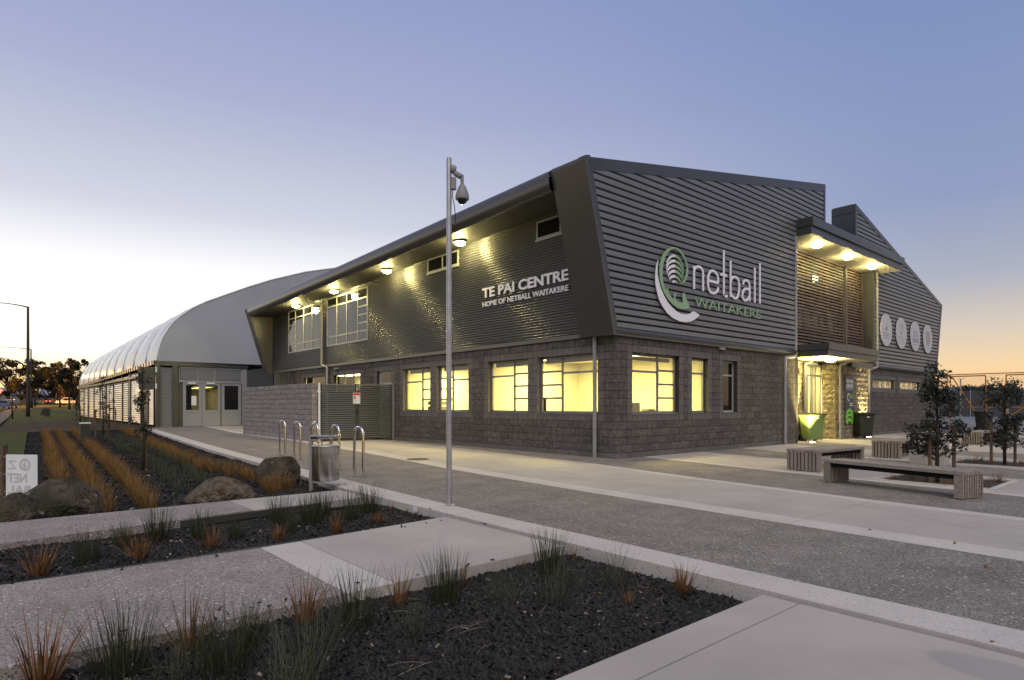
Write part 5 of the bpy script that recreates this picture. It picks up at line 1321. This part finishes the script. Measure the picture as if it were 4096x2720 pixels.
while y < 28.5:
    if not (.7 < y < 1.7): plant('sedge_tussock', ROW, interp([-.2, 6, 28.8], [-8.27, -7.94, -6.1])(y)+random.uniform(-.16, .16)+(.2 if y < 4 else 0), y, -.08, 'tawny sedge tussock in the dense band under the white kerb', 'plant', 'sedge tussocks of the band under the kerb', random.uniform(.75, 1.05))
    y += random.uniform(.22, .32) if y < 14 else .5
for x, y in ((-7.95, .5), (-7.8, .35), (-8.15, .05)): plant('sedge_tussock', ROW, x, y, -.08, 'tawny sedge tussock around the squared brown boulder', 'plant', 'sedge tussocks around the squared boulder', .8)
for off, nm in ((0, 'left'), (.52, 'right')):
    y = 1.3
    while y < 22:
        plant('grey_rush', BLUE, interp([1.3, 6.8, 19.1], [-9.15, -8.55, -7.95])(y)+off*(1 if y > 4 else .8)+random.uniform(-.06, .06), y, -.08, 'grey green rush in the %s of two pale rows by the young tree' % nm, 'plant', 'grey rushes of the %s pale row' % nm, random.uniform(.8, 1.1))
        y += random.uniform(.45, .6)
# planters' grasses
for P_, lab_, pts in ((PL1, 'near planter behind the long bench', [(.45, -5.75), (1.0, -5.9), (.75, -6.2), (.35, -6.6), (1.6, -7.0), (.5, -7.0), (1.5, -6.0)]), (PL2, 'second planter', [(5.0, -5.7), (5.2, -6.2), (5.0, -6.7), (5.6, -6.9), (6.1, -5.8), (6.0, -6.6), (5.5, -5.8)])):
    for x, y in pts: plant('sedge_tussock', SEDGE, x, y, -.085, 'short tawny sedge growing in the '+lab_, 'plant', 'sedges in the '+lab_, .85)
# leaf clouds --------------------------------------------------------------------
def leaves(name, clumps, n, size, m, parent, squash=.5, flat=False):
    C = np.array([c[:3] for c in clumps]); R_ = np.array([c[3] for c in clumps]); w = R_**2; w /= w.sum()
    k = rng.choice(len(C), n, p=w); d = rng.normal(0, 1, (n, 3)); d /= np.linalg.norm(d, axis=1)[:, None]
    rad = rng.uniform(0, 1, n)**.45; P = C[k]+d*(R_[k]*rad)[:, None]*np.array([1, 1, squash if flat else .85])
    nrm = rng.normal(0, 1, (n, 3))+d*.8+np.array([0, 0, .5]); nrm /= np.linalg.norm(nrm, axis=1)[:, None]
    a = np.cross(nrm, rng.normal(0, 1, (n, 3))); a /= np.linalg.norm(a, axis=1)[:, None]; b = np.cross(nrm, a)
    s = size*rng.uniform(.6, 1.3, n)[:, None]
    V = np.stack([P-a*s*.9, P-b*s*.38+nrm*s*.08, P+a*s*.9, P+b*s*.38+nrm*s*.08], 1).reshape(-1, 3)
    return put(name, npmesh(name, V, np.arange(n*4).reshape(-1, 4)), m, parent)
def shrub_tree(label, loc, tiers, h, stakes, seed):
    r = random.Random(seed); t = root('shrub_tree', label, 'tree', loc, group='young shrub trees in the planters')
    MB().tube([(0, 0, -.1), (.01, .01, .5), (-.01, .0, 1.0), (.0, .01, h*.86)], [.035, .03, .024, .010], 8).build('trunk', 'bark', t, smooth=True)
    cl = []; lim = MB()
    for z0, z1, rad, n in tiers:
        for i in range(n):
            a = r.uniform(0, 6.28); q = rad*math.sqrt(r.uniform(.05, 1)); z = r.uniform(z0, z1); cl.append((q*math.cos(a), q*math.sin(a), z, r.uniform(.09, .17)))
            lim.tube([(0, 0, max(.35, z-q*.6)), (q*.5*math.cos(a), q*.5*math.sin(a), z-q*.25), (q*math.cos(a), q*math.sin(a), z)], [.010, .007, .003], 5)
    lim.build('branch', 'bark', t, smooth=True, kind='stuff'); leaves('crown', cl, 3300, .040, 'leaf', t)
    for x, y, sh_ in stakes: MB().tube([(x, y, -.1), (x, y, sh_)], .028, 8).build('stake', 'stake', t)
    return t
shrub_tree('nearer dark leaved shrub tree in the planter behind the long bench', (.74, -6.36, 0), [(.50, .98, .42, 34), (1.12, 1.50, .34, 21), (1.5, 1.72, .22, 7), (1.7, 1.95, .10, 4)], 2.0, [(-.22, .05, .92), (.05, -.22, .9)], 4)
shrub_tree('farther dark leaved shrub tree in the second planter', (5.5, -6.38, 0), [(.42, .78, .36, 19), (.8, 1.08, .40, 20), (1.35, 1.66, .42, 22), (1.6, 1.82, .2, 5)], 1.9, [(-.2, .2, .92), (.15, -.15, .8)], 9)
def young_tree(label, loc, h, seed, rad=.2, stakes=()):
    r = random.Random(seed); t = root('young_tree', label, 'tree', loc, group='slim young trees in the long bed')
    MB().tube([(0, 0, -.1), (.02, 0, h*.35), (-.01, .01, h*.7), (.0, 0, h)], [.03, .026, .016, .005], 8).build('trunk', 'bark', t, smooth=True)
    cl = []; lim = MB()
    for i in range(34):
        z = h*r.uniform(.16, .98); q = rad*(1.25-z/h)*r.uniform(.3, 1.2); a = r.uniform(0, 6.28); cl.append((q*math.cos(a), q*math.sin(a), z, r.uniform(.06, .12)))
        lim.tube([(0, 0, z-q*1.1), (q*math.cos(a), q*math.sin(a), z)], [.006, .002], 4)
    lim.build('branch', 'bark', t, kind='stuff'); leaves('crown', cl, 900, .035, 'leaf2', t)
    for x, y, sh_ in stakes: MB().tube([(x, y, -.1), (x, y, sh_)], .03, 6).build('stake', 'stake', t)
    return t
young_tree('nearest slim young tree with a single stake between the sedge rows', (-9.02, 5.3, -.05), 2.15, 3, .24, [(.05, .05, 1.0)])
young_tree('second young tree beside two dark stakes, before the louvred wall', (-7.95, 20.5, -.05), 2.6, 6, .34, [(-.25, .0, 1.15), (.2, .1, 1.0)])
young_tree('third young tree close to the corner of the fabric hall', (-6.35, 31.5, -.03), 2.6, 8, .4, [(.3, 0, 1.1)])
young_tree('small young tree far along the louvred wall', (-7.2, 37, .0), 2.2, 12, .35, [(.2, 0, 1.3), (-.2, .1, 1.3)])
# ================================================================== FAR LEFT: street, trees, cars
def fc(x, y): a, b = fromcam(x, y); return a, b, terr(a, b)
def street_lamp(label, u, y, h, armx):
    a, b, z = fc((u-2048)/2440*y, y); t = root('street_lamp', label, 'street lamp', (a, b, z), group='tall street lamps on the left')
    MB().tube([(0, 0, -.2), (0, 0, 1.5), (0, 0, h)], [.20, .17, .11], 10).build('pole', 'bark', t, smooth=True)
    o = Vector((-RT[0], -RT[1], 0))
    MB().tube([tuple(o*q*armx+Vector((0, 0, h+zz))) for q, zz in ((0, -.08), (.2, .12), (.5, .32), (.8, .44), (1, .47))], [.08, .06, .045, .04, .04], 8).build('arm', 'bark', t, smooth=True)
    e = o*(armx+.3)
    MB().lathe([(.08, .10), (.24, .04), (.28, -.03), (.1, -.1)], (e.x, e.y, h+.46), 12).build('lantern', 'trim', t, smooth=True)
    return t
street_lamp('tall near street lamp whose arm leaves the photo at the left edge', 112, 66, 11.9, 4.2)
street_lamp('farther street lamp seen just right of the tall lamp pole', 124, 118, 11.3, 7.5)
street_lamp('third small lamp post among the tree trunks', 30, 165, 9.0, 3)
def street_tree(u, y, h, cw, label, seed, trunk_h, clumps, n, size, flat=.55, multi=1):
    a, b, z = fc((u-2048)/2440*y, y); r = random.Random(seed); t = root('street_tree', label, 'tree', (a, b, z-.1), group='dark trees along the far road')
    tb = MB(); cl = []
    for m_ in range(multi):
        ox = r.uniform(-.15, .15)*cw if multi > 1 else 0
        tb.tube([(ox, 0, 0), (ox*1.2, .1, trunk_h*.5), (ox*1.3+.2, 0, trunk_h)], [.32, .26, .2], 8)
    tb.build('trunk', 'bark', t, smooth=True); lb = MB()
    for i in range(clumps):
        a_ = r.uniform(0, 6.28); q = cw*.5*math.sqrt(r.uniform(.02, 1)); zz = trunk_h+(h-trunk_h)*(r.uniform(.25, 1)*(1-.35*(q/(cw*.5))**2)); rr = r.uniform(.07, .14)*cw
        x, y_ = q*math.cos(a_), q*math.sin(a_); cl.append((x, y_, zz-rr*.4, rr)); lb.tube([(0, 0, trunk_h*r.uniform(.6, 1)), (x*.5, y_*.5, (trunk_h+zz)/2-.4), (x, y_, zz-rr*.5)], [.12, .08, .03], 5)
    lb.build('limb', 'bark', t, smooth=True, kind='stuff'); leaves('crown', cl, n, size, 'pine', t, flat, True); return t
street_tree(35, 165, 13.0, 15, 'broad flat topped dark tree at the left edge behind the street lamps', 1, 6, 26, 3200, .42)
street_tree(150, 172, 13.6, 14, 'wide dark tree behind the tall lamp pole', 2, 6.5, 24, 3000, .42)
street_tree(225, 160, 12.2, 9, 'narrow tree right of the lamp poles with sky showing through', 3, 4, 22, 2000, .38, .8)
street_tree(262, 150, 12.4, 8, 'multi stemmed tree with open crown near the hall', 4, 3, 24, 1900, .36, .8, 3)
street_tree(300, 140, 11.6, 7.5, 'last dark tree touching the far end of the fabric hall', 5, 3, 22, 1900, .36, .8, 2)
street_tree(85, 150, 7.2, 7, 'low bushy tree under the wide trees behind the lamp', 6, 2, 20, 2200, .4, .8)
street_tree(205, 190, 8, 13, 'low dark hedge like tree in the gap behind the far road', 7, 1, 26, 2600, .5, .8)
street_tree(290, 178, 8, 10, 'low dark tree behind the white pickup', 8, 1, 22, 2200, .5, .8)
for i, (u, y, lb) in enumerate(((50, 58, 'thin bare trunk of a young street tree on the near lawn'), (128, 112, 'bare trunk standing right of the lamp foot'), (140, 128, 'second bare trunk right of the lamp foot'), (240, 118, 'leaning trunk on the lawn before the pickup'), (278, 100, 'trunk nearest the hall on the lawn'))):
    a, b, z = fc((u-2048)/2440*y, y); t = root('lawn_tree', lb, 'tree', (a, b, z-.1), group='slender trunks on the far lawn')
    hh = 4.2 if i else 2.9
    MB().tube([(0, 0, 0), (-.05, 0, hh*.5), (.05, .1, hh)], [.17 if i else .08, .13 if i else .05, .05 if i else .02], 7).build('trunk', 'bark', t, smooth=True)
    r = random.Random(i+40); cl = [(r.uniform(-1.3, 1.3)*(1 if i else .4), r.uniform(-1.3, 1.3)*(1 if i else .4), hh+r.uniform(-.2, 2.0)*(1 if i else .4), r.uniform(.4, .8)*(1 if i else .35)) for _ in range(10)]
    leaves('crown', cl, 700 if i else 160, .22 if i else .09, 'pine', t)
def vehicle(label, cat, u, y, paint, yaw, kind, lights=None, group=None):
    a, b, z = fc((u-2048)/2440*y, y); v = root('parked_car' if kind != 'pickup' else 'pickup_truck', label, cat, (a, b, z+.12), yaw, group)
    if kind == 'pickup': pl = [(-2.6, .35), (-2.6, .95), (-.5, .98), (-.5, 1.0), (-.45, 1.62), (.0, 1.72), (.75, 1.68), (1.35, 1.05), (2.35, .95), (2.55, .7), (2.55, .35)]
    elif kind == 'wagon': pl = [(-2.2, .35), (-2.25, .95), (-1.95, 1.45), (-1.6, 1.5), (.3, 1.48), (1.05, 1.0), (2.05, .9), (2.2, .65), (2.2, .35)]
    else: pl = [(-2.2, .35), (-2.2, .9), (-1.7, 1.0), (-1.1, 1.42), (.2, 1.45), (1.0, 1.0), (2.0, .88), (2.2, .65), (2.2, .35)]
    w = .85; V = []; n = len(pl)
    for s in (-1, 1): V += [(x, s*w*(1 if z_ < 1.02 else .80), z_) for x, z_ in pl]
    tri = geometry.tessellate_polygon([[Vector((x, z_, 0)) for x, z_ in pl]])
    F = [tuple(t) for t in tri]+[tuple(i+n for i in reversed(t)) for t in tri]+[(i, (i+1) % n, n+(i+1) % n, n+i) for i in range(n)]
    MB().add(V, F).build('body', paint, v)
    zt = 1.4 if kind != 'pickup' else 1.58
    xs = {'pickup': (-.36, .62, 1.1), 'wagon': (-1.75, .2, .85), 'car': (-1.25, .1, .8)}[kind]
    for s in (-1, 1): MB().add([(xs[0]-.1, s*w*.995, 1.03), (xs[2], s*w*.995, 1.03), (xs[1], s*(w*.80+.012), zt), (xs[0], s*(w*.80+.012), zt)], [(0, 1, 2, 3)]).build('side_window', 'dark_pane', v, fixn=False)
    rx = {'pickup': (-.505, -.47), 'wagon': (-2.27, -2.0), 'car': (-1.72, -1.14)}[kind]
    MB().add([(rx[0]-.01, -.66, 1.03), (rx[0]-.01, .66, 1.03), (rx[1]-.01, .58, zt), (rx[1]-.01, -.58, zt)], [(0, 1, 2, 3)]).build('rear_window', 'dark_pane', v, fixn=False)
    for x in (-1.4, 1.4):
        for s in (-1, 1):
            t = MB().tube([(x, s*.72, .32), (x, s*.88, .32)], .33, 14).build('wheel', 'black', v); MB().tube([(x, s*.881, .32), (x, s*.89, .32)], .18, 10).build('rim', 'galv', t)
    for s in (-1, 1):
        MB().box(2.2 if kind != 'pickup' else 2.54, s*.6-.14, .62, 2.24 if kind != 'pickup' else 2.58, s*.6+.14, .78).build('headlight', 'head' if lights else 'frame_pale', v)
        MB().box(-2.66 if kind == 'pickup' else -2.28, s*.7-.1, .7, -2.6 if kind == 'pickup' else -2.2, s*.7+.1, .9).build('taillight', 'tail' if lights else 'red', v)
    return v
yw = math.atan2(FW[1], FW[0])
vehicle('pale blue parked car cut by the left edge, seen from behind', 'car', 10, 96, 'car_blue', yw+.65, 'car', group='cars parked at the left road')
vehicle('dark parked wagon just beyond the pale blue car', 'car', 42, 108, 'car_grey', yw+.65, 'wagon', group='cars parked at the left road')
rt_ = math.atan2(RT[1], RT[0])
vehicle('white pickup on the far road near the hall end', 'pickup', 275, 150, 'car_white', rt_+math.pi+.1, 'pickup')
vehicle('dark car with glowing red tail light on the far road', 'car', 158, 160, 'car_grey', rt_+math.pi+.05, 'car', lights=True, group='cars driving on the far road')
vehicle('car with shining orange headlight driving behind the lawn trees', 'car', 205, 165, 'car_grey', rt_+.05, 'car', lights=True, group='cars driving on the far road')
def point_lamp(name, label, u, y, h, r, m, cat, power=0, col=(1, .4, .06)):
    a, b, z = fc((u-2048)/2440*y, y); t = root(name, label, cat, (a, b, z))
    MB().tube([(0, 0, 0), (0, 0, h)], .07, 6).build('pole', 'bark', t); MB().lathe([(r*.3, -r), (r, -r*.3), (r, r*.3), (r*.3, r)], (0, 0, h), 12).build('lamp', m, t, smooth=True)
    if power:
        l = bpy.data.lights.new(name, 'POINT'); l.energy = power; l.color = col; l.shadow_soft_size = .3; o = bpy.data.objects.new(name+'_light', l); COL.objects.link(o); o.parent = t; o.location = (0, 0, h+.9)
point_lamp('sodium_lamp', 'glowing orange street lamp left of the tall pole', 80, 140, 9.0, .42, 'sodium', 'street lamp', 30000)
point_lamp('traffic_light', 'red traffic light at the left edge', 2, 150, 3.4, .5, 'tail', 'traffic light')
point_lamp('signal_lamp', 'small orange lamp low behind the parked cars', 25, 150, 2.6, .25, 'sodium', 'lamp')
point_lamp('signal_lamp', 'tiny green signal lamp left of the tall pole foot', 94, 150, 4.6, .22, 'greenl', 'lamp')
FB = root('far_building', 'long low dark building with grey roof behind the far trees', 'building', fc(-132, 200))
FB.rotation_euler = (0, 0, rt_)
MB().box(-24, 0, -1, 24, 10, 2.6).build('wall', 'farwall', FB); MB().prism([(-.6, 2.6), (5, 5.2), (10.6, 2.6)], -25, 25, 'x').build('roof', 'farroof', FB)
for x in range(-22, 23, 5): MB().box(x, -.05, .5, x+2.2, -.01, 2.0).build('window', 'dark_pane', FB)
FB2 = root('far_house', 'pale low house glimpsed at the left edge behind traffic', 'building', fc(-172, 205)); FB2.rotation_euler = (0, 0, rt_)
MB().box(-7, 0, -1, 7, 8, 3).build('wall', 'frame', FB2); MB().prism([(-.5, 3), (4, 5.4), (8.5, 3)], -7.5, 7.5, 'x').build('roof', 'farroof', FB2)
for i, (u, y, w, h) in enumerate(((190, 66, .45, .9), (170, 72, .5, .75))):
    a, b, z = fc((u-2048)/2440*y, y); o = MB().add([(-w/2, -.2, 0), (w/2, -.2, 0), (w/2, .2, 0), (-w/2, .2, 0), (-w/2+(.3 if i else 0), -.15, h), (w/2+(.2 if i else 0), -.15, h*.9), (w/2+(.2 if i else 0), .15, h*.9), (-w/2+(.3 if i else 0), .15, h)], [(0,3,2,1),(4,5,6,7),(0,1,5,4),(1,2,6,5),(2,3,7,6),(3,0,4,7)]).build('litter_bin' if i == 0 else 'tree_stump', 'bark', None)
    o.location = (a, b, z); tag(o, 'small dark rubbish bin on the far lawn' if i == 0 else 'leaning dark stump on the far lawn', 'bin' if i == 0 else 'stump')
# ================================================================== RIGHT: court fence
CF = root('court_fence', 'tall netball court fence of orange pipes and wire beyond the plaza', 'fence', (28.3, 0, 0))
op = lambda nm, pts, r=.024: MB().tube(pts, r, 8).build(nm, 'orange', CF)
ys = [1.3, .35, .2, -1.35, -2.2, -3.7, -5.2, -6.7, -9.0]
op('top_rail', [(0, 8, 2.95), (0, -12, 2.95)]); op('bottom_rail', [(0, .2, .12), (0, -12, .12)], .024)
op('mid_rail', [(0, -.05, 1.18), (0, -12, 1.18)], .022)
for y in (6, 3.5, .35, .2, -1.35, -2.2, -5.0, -8.0, -11): op('post', [(0, y, 0), (0, y, 2.95 if y not in (-1.35, -2.2) else 2.85)], .03)
op('gate_rail', [(0, .15, 2.85), (0, -1.35, 2.85)], .03); op('gate_rail', [(0, -2.2, 2.85), (0, -5.0, 2.85)], .03)
op('brace', [(0, .1, 2.8), (0, -1.3, .18)], .03); op('brace', [(0, -2.3, .7), (0, -4.9, 2.7)], .03)
op('latch_loop', [(0, -1.2, 1.3), (0, -1.32, 1.3), (0, -1.32, 1.45), (0, -1.2, 1.45)], .015)
wm = MB(); wq = .004
for k in range(-30, 130):
    y0 = 8-k*.155
    for s in (-1, 1):
        p, q = (y0, .12), (y0+s*2.83, 2.95)
        if -12 < min(p[0], q[0]) and max(p[0], q[0]) < 8: wm.add([(0, p[0]-wq, p[1]), (0, p[0]+wq, p[1]), (0, q[0]+wq, q[1]), (0, q[0]-wq, q[1])], [(0, 1, 2, 3)])
wm.build('wire_mesh', 'wire', CF, fixn=False, kind='stuff')
# court markings, posts and far boundary
for i, x in enumerate((32, 36.5, 41, 47, 54)):
    MB().box(x, -30, .014, x+.10, 20, .018).build('court_line', 'white', bpy.data.objects['court'])
for i, (x, y, h) in enumerate(((38, 2.0, 3.05), (44, .6, 3.05), (40, -4, 3.05), (52, -3.2, 3.05), (60, -8, 7.6), (47, -6, 3.05))):
    t = root('court_post', ['pale goal post left behind the orange gate', 'second pale goal post through the orange gate', 'goal post seen between the shrub trees', 'goal post right of the second shrub tree', 'tall floodlight mast at the right', 'goal post near the right edge'][i], 'post', (x, y, .01), group='posts on the courts')
    MB().tube([(0, 0, 0), (0, 0, h)], .045, 8).build('pole', 'galv', t); MB().lathe([(.2, -.01), (.2, .01)], (0, 0, .01), 12).build('foot', 'black', t)
    if h < 4: MB().tube([(.15+.19*math.cos(q), .19*math.sin(q), h) for q in np.linspace(0, 6.28, 13)], .012, 5).build('hoop', 'galv', t)
    else: MB().box(-.4, -.15, h-.1, .4, .15, h+.15).build('floodlight', 'trim', t)
FS = MB().box(0, -34, 0, .15, 40, 2.9).build('boundary_wall', 'farwall', None); FS.location = (72, 0, 0); tag(FS, 'long dark boundary wall across the far side of the courts', 'wall')
for y in np.arange(-33, 40, 3.0): MB().tube([(-.08, y, 0), (-.08, y, 2.95)], .05, 6).build('post', 'galv', FS)
for i in range(4):
    x, y = 76+i*3, -26+i*12; r = random.Random(i+70); t = root('boundary_tree', ['dark clipped tree over the boundary wall at the right edge', 'round dark tree over the boundary wall behind the gate', 'third tree along the boundary wall', 'tree along the boundary wall hidden behind the sports centre end'][i], 'tree', (x, y, 0), group='trees behind the court boundary')
    MB().tube([(0, 0, 0), (0, 0, 3)], [.2, .1], 6).build('trunk', 'bark', t); leaves('crown', [(r.uniform(-2, 2), r.uniform(-3.5, 3.5), 2.6+r.uniform(0, 1.2), r.uniform(.7, 1.2)) for _ in range(12)], 1500, .25, 'pine', t)
V = []; F = []; n = 60
for i in range(n+1):
    t = i/n; th = math.radians(-75+t*60); R_ = 900; a, b = CX+R_*math.cos(th+math.radians(49.4)-0.0), CY+R_*math.sin(th+math.radians(49.4))
    hgt = 26+10*math.sin(t*9)+6*math.sin(t*23+1)+3*math.sin(t*51); V += [(a, b, -5), (a, b, hgt), (CX+(a-CX)*1.25, CY+(b-CY)*1.25, hgt*.6)]
for i in range(n): F += [(3*i, 3*i+3, 3*i+4, 3*i+1), (3*i+1, 3*i+4, 3*i+5, 3*i+2)]
h_ = MB().add(V, F).build('hills', 'hill', smooth=True, fixn=False); h_['kind'] = 'structure'
# ================================================================== SMALL THINGS INDOORS
def deskthing(name, label, cat, mb, m, loc):
    o = mb.build(name, m, None); o.location = loc; tag(o, label, cat); return o
deskthing('copier', 'pale copier machine standing behind the far left lit window', 'copier', MB().box(-.3, -.35, 0, .3, .35, 1.0).box(-.28, -.32, 1.01, .28, .32, 1.2).box(-.32, -.2, 1.25, .2, .25, 1.38), 'corr_grey', (.75, 8.75, .05))
dk = root('desk', 'pale desk along the wall behind the lit windows', 'desk', (.55, 6.9, .02)); MB().box(-.25, -.85, .98, .3, .85, 1.02).build('top', 'paper', dk)
for y in (-.8, .76): MB().box(-.2, y, 0, .25, y+.04, .978).build('leg', 'frame_pale', dk)
deskthing('file_tray', 'dark file trays on the desk behind the pole', 'file tray', MB().box(-.12, -.2, 0, .12, .2, .03).box(-.12, -.19, .04, .12, .19, .07).box(-.12, -.2, .08, .12, .18, .11), 'black', (.5, 6.75, 1.041))
deskthing('paper_stack', 'pale stack of papers at the window edge', 'papers', MB().box(-.12, -.15, 0, .12, .15, .2).box(-.11, -.17, .201, .11, .14, .26), 'paper', (.5, 6.25, 1.041))
dk2 = root('desk', 'desk under the corner window with a monitor and files', 'desk', (1.7, .62, .02)); MB().box(-.9, -.28, 1.0, .7, .3, 1.04).build('top', 'paper', dk2)
for x in (-.85, .62): MB().box(x, -.2, 0, x+.04, .25, .998).build('leg', 'frame_pale', dk2)
mo = root('monitor', 'small monitor seen edge on through the corner window', 'monitor', (1.45, .62, 1.061)); MB().box(-.02, -.18, .06, .02, .18, .3).build('screen', 'corr_grey', mo); MB().box(-.06, -.1, 0, .08, .1, .012).box(.0, -.02, .012, .03, .02, .1).build('stand', 'black', mo)
deskthing('file_stack', 'stack of dark folders on the corner window desk', 'folders', MB().box(-.16, -.12, 0, .16, .12, .04).box(-.15, -.13, .041, .17, .11, .08).box(-.17, -.11, .081, .14, .12, .13), 'frame', (2.05, .58, 1.061))
ch = root('patterned_chair', 'office chair with a red patterned back behind the third lit window', 'chair', (.85, 3.55, .02)); MB().box(-.04, -.2, .9, .03, .2, 1.5).build('backrest', 'black', ch); MB().box(-.06, -.17, 1.15, -.045, .17, 1.45).build('pattern_panel', 'red', ch); MB().box(-.02, -.22, .5, .45, .22, .58).build('seat', 'black', ch); MB().tube([(.2, 0, 0), (.2, 0, .5)], .04, 8).build('stem', 'black', ch)
